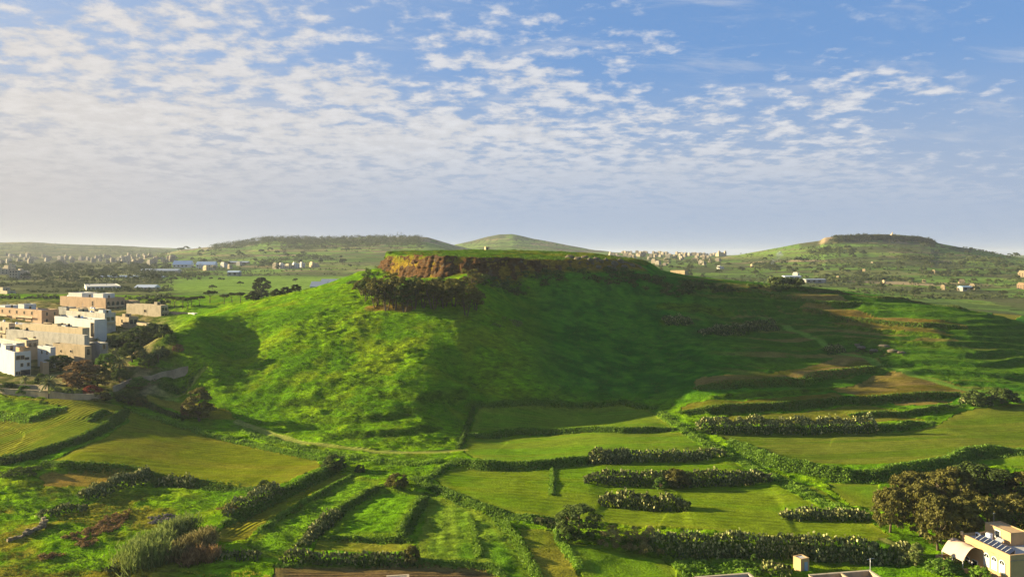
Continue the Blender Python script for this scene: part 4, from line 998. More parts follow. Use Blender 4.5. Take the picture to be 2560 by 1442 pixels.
scrub([(0,1150),(60,1150),(110,1165),(95,1190),(40,1200),(0,1195)], 70, 0.5, 1.1, 'dark', 'dark weeds under the end of the curving bank', 40, 0.2, 8)
scrub([(300,960),(380,945),(480,925),(490,945),(440,985),(330,985)], 120, 0.4, 0.9, 'bank', 'weedy dark hollow below the garden terrace', 30, 0.2, 9)
scrub([(2120,862),(2180,858),(2260,868),(2270,885),(2200,890),(2140,880)], 26, 0.5, 1.2, 'dark', 'low bushes among the pale rocks on the spur', 34, 0.25, 10)
scrub([(1215,800),(1260,795),(1310,808),(1300,820),(1240,820)], 34, 0.5, 1.0, 'reed', 'pale patch of taller scrub on the shaded slope', 34, 0.22, 11)
scrub([(540,1275),(580,1262),(600,1268),(570,1285)], 24, 0.4, 0.9, 'brown', 'rusty brown bush beside the slanting cactus hedge', 40, 0.16, 12)
scrub([(1660,1384),(1760,1386),(1870,1394),(1920,1440),(1700,1442)], 420, 0.25, 0.45, 'bright', 'leafy vegetable plants in rows on the plot', 16, 0.16, 13, name='crop_plants')
scrub([(320,1432),(420,1425),(520,1430),(650,1436),(700,1450),(320,1452)], 90, 0.15, 0.4, 'yellow', 'yellow wild flowers along the bottom edge', 14, 0.07, 14, name='wild_flowers')

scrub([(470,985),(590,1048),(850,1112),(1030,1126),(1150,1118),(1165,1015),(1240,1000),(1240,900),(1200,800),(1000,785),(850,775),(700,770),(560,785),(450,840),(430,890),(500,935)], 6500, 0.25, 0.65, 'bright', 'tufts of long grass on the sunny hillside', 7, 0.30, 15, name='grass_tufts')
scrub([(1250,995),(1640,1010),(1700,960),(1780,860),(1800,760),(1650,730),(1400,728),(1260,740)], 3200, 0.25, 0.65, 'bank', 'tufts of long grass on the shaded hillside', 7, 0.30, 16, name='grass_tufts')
scrub([(0,1215),(100,1215),(260,1225),(380,1225),(560,1230),(640,1225),(560,1270),(470,1290),(300,1330),(240,1385),(280,1420),(200,1440),(0,1440)], 3000, 0.2, 0.55, 'bright', 'tufts of long grass on the rough ground at lower left', 7, 0.22, 17, name='grass_tufts')
scrub([(610,1365),(680,1312),(780,1250),(885,1190),(950,1200),(945,1217),(890,1250),(830,1290),(750,1365),(735,1390),(650,1396)], 900, 0.2, 0.45, 'bright', 'tufts of long grass on the bright strip', 7, 0.2, 18, name='grass_tufts')
scrub([(850,1125),(1030,1138),(1140,1134),(1120,1165),(1050,1190),(950,1196),(880,1180)], 900, 0.2, 0.5, 'bright', 'tufts of long grass below the track', 7, 0.22, 19, name='grass_tufts')
scrub([(1750,735),(1990,722),(2300,762),(2560,860),(2560,980),(2300,925),(2130,870),(1900,790)], 2200, 0.25, 0.7, 'bank', 'tufts and weeds on the terraced spur', 7, 0.30, 20, name='grass_tufts')
# ---------------------------------------------------------------- reeds and tamarisk
def reeds(pts, hp, rad, n, mat, label, seed, lean=0.35):
    w_ = PGl(pts, ymax=300); g = np.random.default_rng(seed); k = g.integers(0, len(w_), n)
    x = w_[k, 0] + g.normal(size=n) * rad * 0.5; y = w_[k, 1] + g.normal(size=n) * rad * 0.5; z = gz(x, y)
    h = hpx(hp, w_[:, 1].mean()) * (0.55 + 0.5 * g.random(n)) * (0.6 + 0.5 * np.exp(-((x - w_[k, 0])**2 + (y - w_[k, 1])**2) / rad**2))
    out = np.stack([x - w_[k, 0], y - w_[k, 1], 0 * x], -1) / rad * 0.35
    V = leaf_blades(np.stack([x, y, z - 0.2], -1), h, np.full(n, 0.16), g, lean, out); tn = g.random(n) ** 2 * 0.7
    m_ = n * 3; k2 = g.integers(0, n, m_); f = 0.35 + 0.65 * g.random(m_)
    base = np.stack([x, y, z], -1)[k2] + (out[k2] + np.array([0, 0, 1.0])) * (h[k2] * f)[:, None] * 0.93 + g.normal(size=(m_, 3)) * 0.16
    V2 = leaf_blades(base, 0.55 + 0.5 * g.random(m_), np.full(m_, 0.17), g, 1.3); tn2 = np.clip(f * 0.45 + 0.7 * g.random(m_) - 0.2, 0, 1)
    return tag(obj('reed_clump', leaf_mesh('reed_clump', np.vstack([V, V2]), np.concatenate([tn, tn2])), L[mat]), label, 'reeds', 'tall reed clumps')
reeds([(335,1405),(370,1390),(400,1378),(350,1415),(390,1408)], 62, 2.4, 900, 'reed', 'biggest pale green reed clump at lower left', 1)
reeds([(410,1350),(440,1335),(470,1322),(430,1345)], 40, 1.8, 600, 'reed', 'darker green reeds behind the biggest clump', 2)
reeds([(440,1400),(470,1385),(500,1372),(520,1362)], 46, 1.5, 700, 'straw', 'straw coloured reeds right of the biggest clump', 3)
reeds([(470,1408),(500,1402),(530,1398)], 28, 1.4, 420, 'brown', 'dark brown reeds low beside the straw coloured ones', 4)
def plume(pts, hp, rad, label, seed):
    w_ = PGl(pts, ymax=300); g = np.random.default_rng(seed); cents, rads = [], []
    h = hpx(hp, w_[:, 1].mean())
    for c in w_:
        for k in range(16):
            d = unit(1, g)[0]; d[2] = abs(d[2]); cents.append(c + d * np.array([rad, rad, h]) * (0.7 + 0.3 * g.random())); rads.append(0.5 + 0.35 * g.random())
    V, tn = balls(np.array(cents), np.array(rads), 90, 0.26, g, -0.6, 0.2, 0.22)
    return tag(obj('tamarisk_bush', leaf_mesh('tamarisk_bush', V, tn), L['straw']), label, 'bush')
plume([(1525,1362),(1555,1370),(1590,1374),(1625,1378)], 60, 2.4, 'feathery straw coloured tamarisk bush beside the dark round bush', 5)

# ---------------------------------------------------------------- single trees and bushes
def at(u, v, **k): return PG(u, v, **k)[0]
def bush(u, v, hp, wp, label, mat=None, kind='round', cat='bush', var=None):
    p = at(u, v, ymax=500); h = hpx(hp, p[1]); H0 = {'round': (5, 6.2), 'tall': (8, 5.4), 'broccoli': (10, 9.4)}[kind]
    return tree(kind, p, h, label, cat, None, hpx(wp, p[1]) / (h / H0[0] * H0[1]), mat, var=var)
bush(500, 1052, 78, 80, 'lone olive brown tree at the left foot of the hill', None, 'tall', 'tree', 0)
bush(470, 1040, 44, 40, 'reddish bush leaning against the lone tree', 'brown', 'round', 'bush', 1)
bush(836, 1172, 40, 66, 'dark round bush at the right tip of the triangular field')
bush(900, 1180, 22, 28, 'small dark bush just right of the bush at the field tip')
bush(993, 1216, 36, 62, 'olive bush at the top corner of the vivid square field', 'olive')
bush(660, 1222, 26, 36, 'dark bush at the top of the slanting cactus hedge')
bush(1448, 1345, 82, 118, 'large dark round bush in the middle foreground', 'dark', 'broccoli', 'bush', 1)
bush(1415, 1352, 44, 60, 'lower left half of the dark foreground bush', 'bank')
bush(1692, 1212, 46, 74, 'round olive bush inside the cactus hedge', 'olive')
bush(1650, 1222, 34, 40, 'small bright green bush in front of the olive hedge bush', 'bank')
bush(1028, 1405, 46, 46, 'brown green bush at the end of the cactus hedge', 'olive')
bush(2292, 1412, 52, 40, 'grey green shrub below the brown grove', 'reed', 'tall', 'bush')
bush(2360, 1435, 44, 90, 'green bush in front of the yellow house terrace', 'bank')
bush(2450, 1455, 44, 60, 'bright yellow green bush under the yellow house', 'bright')
bush(1885, 1404, 22, 22, 'little green bush in the longest cactus hedge', 'bank')
bush(2440, 1010, 38, 70, 'left dark bush at the edge of the wide right field')
bush(2505, 1008, 44, 80, 'right dark bush at the edge of the wide right field')
for k, (u, v, hp, wp) in enumerate([(2225,1330,120,80),(2262,1300,120,90),(2300,1340,140,90),(2345,1375,150,90),(2290,1255,80,90),(2380,1290,130,110),(2440,1270,120,120),(2510,1285,120,120),(2580,1290,120,110),(2400,1365,130,90),(2470,1345,110,90),(2535,1340,110,90),(2340,1240,60,90)]):
    p = at(u, v, ymax=400); h = hpx(hp, p[1]) * 0.9
    tree('broccoli', p, h, 'olive brown tree, %s from the left in the grove at lower right' % ORD[k], 'tree', 'brown grove at lower right', hpx(wp, p[1]) / (h * 0.94) * 1.1, ('dark' if k in (6, 7) else None), var=k % 3)
EU = [(915,752,56,0),(940,768,72,1),(965,776,80,0),(988,772,84,1),(1010,778,78,0),(1035,772,70,0),(1060,768,66,1),(1085,772,74,0),(1110,768,66,1),(1135,766,62,0),(1165,788,66,1),(1190,776,52,1),(1150,745,52,1),(1180,720,50,1),(1100,740,46,0),(1040,735,44,0),(905,738,42,0)]
for k, (u, v, hp, m_) in enumerate(sorted(EU)):
    p = at(u, v, ymax=420); h = hpx(hp, p[1])
    tree('eucalypt', p, h, '%s from the left of the leafy trees below the orange cliff' % ORD[k], 'tree', 'grove below the orange cliff', 1.0 + 0.5 * random.random(), ('olive' if (m_ or k % 3 == 0) else 'dark'), var=k % 3)
PN = [(425,766,28),(437,770,30),(455,772,32),(468,772,30),(480,768,28),(498,764,26),(525,758,34),(560,760,26),(580,756,26),(600,757,28),(632,752,28),(655,745,26),(690,742,22),(715,738,22),(740,732,20)]
for k, (u, v, hp) in enumerate(PN):
    p = at(u, v, ymax=600, ymin=380); h = hpx(hp, p[1])
    tree('pine' if k < 10 else 'round', p, h, 'dark pine, %s from the left in the row behind the hill shoulder' % ORD[k], 'tree', 'row of dark trees behind the hill shoulder', 1.2, 'pine', name='pine_tree')
p = at(655, 738, ymax=700, ymin=400); tree('broccoli', p, hpx(44, p[1]), 'largest round dark tree standing above the row behind the hill', 'tree', None, 1.1, 'far')
# ---------------------------------------------------------------- building materials
WM = {
 'far': mat_wall('wall_far', (0.281, 0.234, 0.174), 0.12, 0.3, 0.2), 'farpale': mat_wall('wall_far_pale', (0.359, 0.312, 0.242), 0.12, 0.3, 0.2),
 'white': mat_wall('wall_white', (0.624, 0.593, 0.530), 0.06, 0.5, 0.10), 'wash': mat_wall('wall_whitewash', (0.499, 0.452, 0.371), 0.22, 0.9, 0.25),
 'cream': mat_wall('wall_cream', (0.530, 0.413, 0.250), 0.10, 0.5, 0.15), 'stone': mat_wall('wall_limestone', (0.406, 0.304, 0.182), 0.18, 0.6, 0.25),
 'orange': mat_wall('wall_orange_stone', (0.450, 0.295, 0.175), 0.14, 0.5, 0.18), 'beige': mat_wall('wall_beige', (0.452, 0.367, 0.250), 0.12, 0.5, 0.2),
 'grey': mat_wall('wall_grey', (0.296, 0.281, 0.250), 0.15, 0.6, 0.25), 'yellow': mat_wall('wall_yellow_stone', (0.500, 0.325, 0.160), 0.10, 0.5, 0.12),
 'rubble': mat_wall('wall_rubble', (0.281, 0.218, 0.129), 0.35, 2.0, 0.35), 'tan': mat_wall('wall_tan', (0.429, 0.328, 0.197), 0.12, 0.5, 0.2),
 'boulder': mat_wall('boulder_stone', (0.17, 0.135, 0.085), 0.3, 1.2, 0.3),
}
ROOF = mat_plain('roof_screed', (0.44, 0.42, 0.39), 0.95, 0.1, var=0.2, sc=0.4)
GLASS = mat_plain('window_glass', (0.022, 0.026, 0.032), 0.15, 0.5, var=0.1); FRAME = mat_plain('white_paint', (0.72, 0.71, 0.68), 0.6, 0.3)
DARK = mat_plain('dark_opening', (0.035, 0.028, 0.022), 0.9, 0.1); BLUE = mat_plain('blue_paint', (0.26, 0.38, 0.50), 0.5, 0.3)
METAL = mat_plain('grey_metal', (0.42, 0.44, 0.46), 0.45, 0.4, 0.5); PANEL = mat_plain('solar_cell', (0.018, 0.024, 0.050), 0.18, 0.5, var=0.05)
CANVAS = mat_plain('awning_canvas', (0.50, 0.38, 0.29), 0.9, 0.1, var=0.08, sc=1.2); PLASTIC = mat_plain('white_plastic', (0.70, 0.73, 0.76), 0.4, 0.4)
TUNNEL = mat_plain('greenhouse_film', (0.58, 0.62, 0.66), 0.35, 0.4, var=0.06); BLUEWHITE = mat_plain('greenhouse_roof', (0.50, 0.58, 0.68), 0.4, 0.4, var=0.06)

_WIN = {}
def win_mesh(w_, h, arch):
    k = (round(w_, 2), round(h, 2), arch)
    if k in _WIN: return _WIN[k]
    def outline(s_):
        a, b = w_ / 2 + s_, h + s_
        if not arch: return [(-a, -s_), (a, -s_), (a, b), (-a, b)]
        r = a; return [(-a, -s_), (a, -s_)] + [(r * math.cos(t_), (b - r) + r * math.sin(t_)) for t_ in np.linspace(0, math.pi, 7)]
    pane = MB().prism(outline(0), -0.05, 0.10).mesh('pane'); pane.materials.append(GLASS)
    fr = MB(); o_, i_ = outline(0.13), outline(-0.005); n = len(o_)
    for q in range(n):
        q2 = (q + 1) % n
        fr.hex8([(o_[q][0], -0.12, o_[q][1]), (o_[q2][0], -0.12, o_[q2][1]), (i_[q2][0], -0.12, i_[q2][1]), (i_[q][0], -0.12, i_[q][1]),
                 (o_[q][0], 0.05, o_[q][1]), (o_[q2][0], 0.05, o_[q2][1]), (i_[q2][0], 0.05, i_[q2][1]), (i_[q][0], 0.05, i_[q][1])])
    fm = fr.mesh('frame'); _WIN[k] = (pane, fm); return _WIN[k]
def window(parent, face, s_, z, w_, h, arch=False, fmat=None, name='window', W=0):
    pane, fm = win_mesh(w_, h, arch)
    o = obj(name, pane, None, parent)
    if face == 'R': o.location = (s_, 0, z)
    else: o.location = (0, s_, z); o.rotation_euler = (0, 0, -math.pi / 2)
    f = obj('frame', fm, fmat or WM['cream'], o)
    return o
def shell(x0, x1, y0, y1, z0, z1, par=0.7, th=0.28):
    """flat-roofed block: four walls rising past the roof as a parapet"""
    m = MB().box(x0, x1, y0, y0 + th, z0, z1).box(x0, x1, y1 - th, y1, z0, z1)
    return m.box(x0, x0 + th, y0 + th, y1 - th, z0, z1).box(x1 - th, x1, y0 + th, y1 - th, z0, z1)
def house(ul, uc, ur, vt, y, deg, mat, label, wins=(), rooms=(), name='house', cat='house', group=None, base=None, par=0.7, extra=None, below=2.5):
    a = math.radians(deg); ca, sa = math.cos(a), math.sin(a); cx = (uc - U0) / FPX * y
    tr_, tl = (ur - U0) / FPX, (ul - U0) / FPX
    wr = (tr_ * y - cx) / (ca - tr_ * sa); wl = (cx - tl * y) / (sa + tl * ca)
    wl = min(max(wl, 2.0), 60.0); wr = min(max(wr, 2.0), 60.0)
    z0 = float(gz(cx, y)[0]) if base is None else base
    h = CAMZ - (vt - V0) / FPX * y - z0
    e = empty(name, (cx, y, z0), a); tag(e, label, cat, group)
    shell(0, wr, 0, wl, -below, h).build('wall', WM[mat], e)
    MB().box(0.281, wr - 0.281, 0.281, wl - 0.281, h - par - 0.25, h - par).build('roof', ROOF, e)
    for r in rooms:                                      # (x fraction, y fraction, width, depth, height, material)
        xf, yf, w_, d_, hh, mt = r; x0, y0 = xf * (wr - w_), yf * (wl - d_)
        x0 = min(max(x0, 0.3), max(0.3, wr - w_ - 0.3)); y0 = min(max(y0, 0.3), max(0.3, wl - d_ - 0.3))
        rm = shell(x0, x0 + w_, y0, y0 + d_, h - par + 0.01, h - par + hh, 0.3, 0.2).box(x0 + 0.2, x0 + w_ - 0.2, y0 + 0.2, y0 + d_ - 0.2, h - par + hh - 0.5, h - par + hh - 0.25).build('roof_room', WM[mt], e)
        pane, fm = win_mesh(0.9, 1.5, False); wo_ = obj('window', pane, None, rm, (x0 + w_ / 2, y0, h - par + 0.3)); obj('frame', fm, WM['cream'], wo_)
    for wn in wins:                                      # (face, count, start, end, z, w, h, arch)
        f_, n, s0, s1, zz, w_, hh, ar = wn; Lf = wr if f_ == 'R' else wl
        for k in range(n):
            window(e, f_, Lf * (s0 + (s1 - s0) * (k / max(1, n - 1) if n > 1 else 0.5)), h - zz, w_, hh, ar)
    if extra: extra(e, wr, wl, h)
    if wl > 9 and wr > 5 and y < 460:                       # roof clutter: tanks and an aerial
        rr_ = random.Random(int(uc * 7 + vt))
        for k in range(rr_.choice((1, 2, 3))):
            tx, ty = rr_.uniform(1, wr - 1), rr_.uniform(1, wl - 1)
            MB().tube([(tx, ty, h - par), (tx, ty, h - par + 1.2), (tx, ty, h - par + 1.35)], [0.55, 0.55, 0.2], 10).build('water_tank', PLASTIC, e, True)
        tx, ty = rr_.uniform(1, wr - 1), rr_.uniform(1, wl - 1)
        MB().tube([(tx, ty, h - par), (tx, ty, h + 2.2)], [0.05, 0.04], 5).tube([(tx - 0.6, ty, h + 2.0), (tx + 0.6, ty, h + 2.0)], [0.03, 0.03], 4).tube([(tx - 0.4, ty, h + 1.7), (tx + 0.4, ty, h + 1.7)], [0.03, 0.03], 4).build('aerial', METAL, e)
    return e

def balcony(f_, s0, s1, zt, dep=1.1):
    def fn(e, wr, wl, h):
        Lf = wr if f_ == 'R' else wl; a_, b_ = Lf * s0, Lf * s1
        m = MB()
        if f_ == 'R': m.box(a_, b_, -dep, -0.003, h - zt - 0.15, h - zt).box(a_, b_, -dep, -dep + 0.12, h - zt, h - zt + 0.9)
        else: m.box(-dep, -0.003, a_, b_, h - zt - 0.15, h - zt).box(-dep, -dep + 0.12, a_, b_, h - zt, h - zt + 0.9)
        m.build('balcony', WM['cream'], e)
    return fn
def multi(*fns):
    def fn(e, wr, wl, h):
        for f in fns: f(e, wr, wl, h)
    return fn

# ---------------------------------------------------------------- the village at the left
house(-40, 104, 147, 775, 400, 58, 'orange', 'long orange stone apartment block with rows of small arched windows',
      [('L', 7, 0.16, 0.92, 2.7, 1.1, 1.6, False), ('L', 7, 0.16, 0.92, 6.1, 1.2, 1.9, True), ('L', 7, 0.16, 0.92, 9.6, 1.3, 1.8, False), ('R', 2, 0.3, 0.75, 3.0, 1.0, 1.7, False), ('R', 2, 0.3, 0.75, 6.3, 1.0, 1.7, False)],
      [(0.3, 0.35, 6, 6, 3.0, 'white'), (0.3, 0.75, 7, 9, 1.7, 'white')], 'apartment_block', 'building', extra=multi(balcony('L', 0.12, 0.45, 4.3), balcony('L', 0.55, 0.9, 4.3), balcony('L', 0.12, 0.45, 7.9), balcony('L', 0.55, 0.9, 7.9)))
house(150, 264, 312, 745, 432, 60, 'orange', 'tallest orange block with blank wall and white rooms on its roof',
      [('R', 4, 0.14, 0.86, 4.2, 1.7, 2.2, True), ('R', 4, 0.14, 0.86, 7.6, 1.7, 2.2, True), ('R', 3, 0.2, 0.8, 11.0, 1.6, 2.2, False), ('L', 1, 0.28, 0.28, 4.6, 1.0, 2.6, False)],
      [(0.2, 0.75, 9, 13, 2.9, 'white'), (0.55, 0.18, 7, 9, 2.9, 'white')], 'apartment_block', 'building', extra=multi(balcony('R', 0.05, 0.95, 5.0), balcony('R', 0.05, 0.95, 8.4)))
house(146, 166, 190, 768, 412, 55, 'grey', 'narrow grey house with covered balconies against the tall orange block', [('R', 2, 0.3, 0.72, 3.2, 1.6, 2.0, False), ('R', 2, 0.3, 0.72, 6.4, 1.6, 2.0, False)], extra=balcony('R', 0.1, 0.9, 3.6))
house(316, 402, 420, 763, 405, 60, 'beige', 'plain beige block with one small window near the pines', [('L', 1, 0.45, 0.45, 4.0, 1.6, 1.3, False), ('R', 2, 0.3, 0.7, 3.2, 1.5, 2.0, False), ('R', 2, 0.3, 0.7, 6.6, 1.5, 2.0, False)], [(0.3, 0.15, 2.0, 2.4, 2.2, 'beige')], extra=balcony('R', 0.1, 0.95, 3.7))
house(288, 322, 346, 793, 386, 52, 'stone', 'stone house with dark porch in front of the beige block', [('R', 2, 0.25, 0.7, 3.4, 1.6, 2.2, False), ('L', 1, 0.5, 0.5, 3.0, 1.2, 1.6, False)], [(0.5, 0.5, 3, 3, 2.0, 'stone')])
house(340, 366, 380, 808, 380, 55, 'cream', 'low cream annex under the beige block', [('R', 1, 0.5, 0.5, 2.8, 1.0, 2.2, False)])
house(165, 262, 289, 783, 374, 57, 'wash', 'white house with blue terrace corner behind the big white house', [('R', 2, 0.3, 0.72, 3.6, 1.5, 1.6, False)], [(0.7, 0.1, 4, 4, 2.0, 'white'), (0.3, 0.9, 5, 8, 1.8, 'cream')], extra=balcony('R', 0.1, 0.9, 5.0))
house(136, 236, 267, 799, 350, 55, 'white', 'big bright white house with tall blank side wall', [('L', 1, 0.05, 0.05, 7.5, 2.6, 6.0, False)], [(0.4, 0.6, 4, 5, 1.0, 'white')])
house(56, 206, 224, 820, 340, 60, 'cream', 'cream roofed long house between the white houses', [], [(0.3, 0.45, 4, 4, 1.5, 'cream'), (0.4, 0.3, 3, 3, 1.3, 'white')])
house(15, 211, 217, 838, 328, 62, 'wash', 'long flat roofed house with peeling whitewashed wall', [('L', 1, 0.62, 0.62, 4.2, 1.0, 2.0, False)], [(0.4, 0.8, 2.0, 3.0, 1.0, 'wash')])
house(132, 212, 229, 866, 316, 58, 'stone', 'bare stone house below the peeling whitewashed wall', [('L', 1, 0.42, 0.42, 3.0, 1.4, 0.9, False), ('L', 1, 0.74, 0.74, 3.4, 0.9, 0.9, False), ('L', 1, 0.6, 0.6, 6.0, 1.0, 1.0, False), ('R', 1, 0.5, 0.5, 3.5, 1.2, 2.4, False)])
house(94, 126, 136, 868, 316, 55, 'white', 'small white annex with two windows left of the bare stone house', [('L', 2, 0.25, 0.65, 3.0, 0.9, 1.2, False)])
house(-30, 22, 38, 808, 366, 55, 'beige', 'beige house with arched balconies at the left edge', [('L', 3, 0.1, 0.6, 4.3, 1.6, 2.3, True), ('R', 1, 0.5, 0.5, 3.4, 2.0, 1.6, False), ('L', 3, 0.1, 0.6, 8.0, 1.6, 2.3, True)], extra=balcony('L', 0.05, 0.7, 4.5))
def steps_fn(e, wr, wl, h):
    shell(wr - 3.4, wr + 0.02, 1.5, 6.0, h - 0.4, h + 1.3).build('roof_room', WM['yellow'], e)
house(-40, 36, 77, 880, 294, 47, 'white', 'modern white house with blue shaded side nearest the field', [('R', 2, 0.22, 0.48, 2.9, 1.3, 1.4, False), ('R', 2, 0.45, 0.85, 5.6, 0.8, 1.2, False), ('R', 1, 0.76, 0.76, 3.2, 1.4, 0.9, False), ('R', 1, 0.68, 0.68, 9.0, 3.2, 2.0, False), ('R', 2, 0.15, 0.30, 8.5, 0.7, 1.1, False)], [(0.05, 0.35, 4, 6, 2.2, 'white')], extra=steps_fn)
house(426, 464, 473, 782, 402, 58, 'orange', 'low orange shed beside the hill shoulder', [('R', 1, 0.5, 0.5, 2.2, 1.0, 1.8, False)])
house(470, 486, 494, 783, 396, 50, 'white', 'little white roofed hut on the hill shoulder', [], par=0.2)
house(200, 216, 302, 716, 620, 30, 'white', 'long white farm shed beyond the tall orange block', [('R', 8, 0.08, 0.92, 2.4, 1.8, 1.4, False)], par=0.3, name='farm_shed', cat='shed')
house(-30, 18, 40, 727, 560, 55, 'beige', 'beige house with roof rooms at the far left edge', [('R', 3, 0.2, 0.8, 4.6, 1.5, 1.6, False), ('L', 3, 0.1, 0.7, 4.6, 1.5, 1.6, False)], [(0.3, 0.3, 5, 5, 3.0, 'beige')])
house(100, 108, 118, 906, 300, 45, 'yellow', 'tiny yellow garden shed beside the white house', par=0.1)
house(1676, 1712, 1721, 676, 480, 50, 'tan', 'square tan building on the saddle right of the cliff', [('L', 1, 0.5, 0.5, 3.0, 1.2, 1.2, False)])
house(1566, 1570, 1585, 1142, 233, 15, 'rubble', 'little stone hut standing in the cactus hedge', [('R', 1, 0.4, 0.4, 1.6, 0.7, 1.2, False)], par=0.12, name='stone_hut', cat='hut')
house(1211, 1214, 1223, 617, 446, 20, 'cream', 'tiny pale hut on the flat hilltop', [('R', 1, 0.5, 0.5, 1.7, 0.7, 1.3, False)], par=0.12, name='stone_hut', cat='hut')

house(300, 330, 350, 752, 440, 58, 'stone', 'low stone house behind the beige block', [('R', 2, 0.3, 0.7, 3.0, 1.3, 1.6, False)])
house(-40, 60, 132, 812, 384, 58, 'stone', 'stone house in front of the orange apartment block', [('R', 4, 0.12, 0.88, 3.0, 1.2, 1.8, False)])
house(38, 66, 96, 850, 332, 52, 'cream', 'cream house with terrace above the modern white house', [('R', 2, 0.3, 0.7, 3.0, 1.1, 1.6, False)])
house(-30, 40, 62, 858, 318, 50, 'wash', 'whitewashed block behind the modern white house', [('R', 1, 0.5, 0.5, 2.8, 1.0, 1.4, False)])
house(224, 250, 270, 858, 330, 52, 'grey', 'low grey outhouse under the big white house', [('R', 1, 0.5, 0.5, 2.4, 1.0, 1.8, False)])
house(190, 236, 262, 772, 400, 56, 'cream', 'cream house with small arches below the tall orange block', [('L', 3, 0.15, 0.55, 2.8, 1.5, 2.0, True)])
# walls
def wall_run(pts, hp, th, mat, label, ymax=420, name='garden_wall', rough=0.2, seed=1):
    w_ = PGl(pts, ymax=ymax); q = resample(w_, 1.2); g = np.random.default_rng(seed); m = MB(); h = hpx(hp, w_[:, 1].mean())
    e = empty(name, tuple(q[0])); tag(e, label, 'wall')
    hs = h * (1 - rough + 2 * rough * fbm(np.arange(len(q)) * 1.2, np.zeros(len(q)), 5, 2, seed)); o0 = q[0]
    tg = np.gradient(q[:, :2], axis=0); tg /= np.linalg.norm(tg, axis=1)[:, None] + 1e-9; nm = np.stack([-tg[:, 1], tg[:, 0]], -1) * th / 2
    cap = MB()
    for k in range(len(q) - 1):
        a_, b_ = q[k] - o0, q[k+1] - o0
        def pt(p, n_, s_, z): return (p[0] + n_[0] * s_, p[1] + n_[1] * s_, p[2] + z)
        m.hex8([pt(a_, nm[k], -1, -1.5), pt(b_, nm[k+1], -1, -1.5), pt(b_, nm[k+1], 1, -1.5), pt(a_, nm[k], 1, -1.5), pt(a_, nm[k], -1, hs[k]), pt(b_, nm[k+1], -1, hs[k+1]), pt(b_, nm[k+1], 1, hs[k+1]), pt(a_, nm[k], 1, hs[k])])
        cap.hex8([pt(a_, nm[k], -1.3, hs[k]), pt(b_, nm[k+1], -1.3, hs[k+1]), pt(b_, nm[k+1], 1.3, hs[k+1]), pt(a_, nm[k], 1.3, hs[k]), pt(a_, nm[k], -1.3, hs[k] + 0.14), pt(b_, nm[k+1], -1.3, hs[k+1] + 0.14), pt(b_, nm[k+1], 1.3, hs[k+1] + 0.14), pt(a_, nm[k], 1.3, hs[k] + 0.14)])
    m.build('wall', WM[mat], e); cap.build('coping', WM['stone'], e)
wall_run([(-30,982),(10,984),(60,988),(118,994),(180,999),(240,1000),(276,998)], 15, 0.5, 'stone', 'long stone garden wall above the olive ploughed field', seed=1)
wall_run([(-20,972),(40,974),(90,974),(122,978)], 12, 0.4, 'stone', 'upper garden wall behind the long one', seed=2)
wall_run([(284,980),(310,966),(335,958),(352,956),(385,950),(425,940),(470,928)], 12, 0.6, 'stone', 'stone retaining wall of the garden terrace below the hill', seed=3)
# rocks
def rock(p, s_, label, seed, group):
    g = np.random.default_rng(seed); m = MB(); n = 10; rings = 6; V = []
    for i in range(rings + 1):
        th_ = math.pi * i / rings
        for k in range(n):
            an = 2 * math.pi * k / n; d = np.array([math.sin(th_) * math.cos(an), math.sin(th_) * math.sin(an), math.cos(th_)])
            V.append(tuple(d * s_ * (0.8 + 0.4 * vnoise(np.array([d[0] * 2 + seed]), np.array([d[1] * 2 + d[2] * 3]), seed)[0])))
    F_ = [(i*n+k, (i+1)*n+k, (i+1)*n+(k+1) % n, i*n+(k+1) % n) for i in range(rings) for k in range(n)]
    m.add(V, F_); tag(m.build('rock', WM['boulder'], None, False, tuple(np.array(p) + (0, 0, -0.1 * s_[2]))), label, 'rock', group)
for k, (u, v, w_, h_) in enumerate([(2152,870,26,5),(2185,876,24,4),(2210,866,34,5),(2232,878,30,5),(2252,882,22,4),(2142,864,16,5)]):
    p = at(u, v, ymax=450); rock(p, np.array([hpx(w_, p[1]) / 2, hpx(w_, p[1]) / 3, hpx(h_, p[1])]), 'pale rock on the spur, %s from the left in its pile' % ORD[[1,2,3,4,5,0][k]], 40 + k, 'pale rocks on the spur')
def ruin(pts, label, seed):
    w_ = PGl(pts, ymax=260); q = resample(w_, 0.55); g = np.random.default_rng(seed); e_ = empty('ruined_wall', tuple(q[0])); tag(e_, label, 'wall')
    for k, p_ in enumerate(q):
        for lv in range(1 + int(2.6 * vnoise(np.array([k * 0.4]), np.array([0.0]), seed)[0])):
            s_ = 0.28 + 0.16 * g.random(); m = MB(); jx = g.normal(size=(8, 3)) * 0.06
            c8 = np.array([(-1,-1,-1),(1,-1,-1),(1,1,-1),(-1,1,-1),(-1,-1,1),(1,-1,1),(1,1,1),(-1,1,1)]) * np.array([s_, s_ * 0.8, s_ * 0.62]) + jx
            m.hex8([tuple(v_) for v_ in c8]); m.build('stone', WM['rubble'], e_, False, tuple(p_ - q[0] + np.array([g.normal() * 0.12, g.normal() * 0.15, 0.15 + lv * 0.42])), g.random())
ruin([(26,1352),(45,1345),(66,1337)], 'left piece of the ruined rubble wall', 4)
ruin([(70,1335),(90,1326),(112,1316),(108,1308)], 'right piece of the ruined rubble wall', 5)
RK = [(1300,656),(1425,644),(1445,648),(1462,645),(1475,652),(1490,648),(1502,655),(1515,650),(1535,660),(1550,653),(1560,668),(1580,664),(1495,668),(1530,674)]
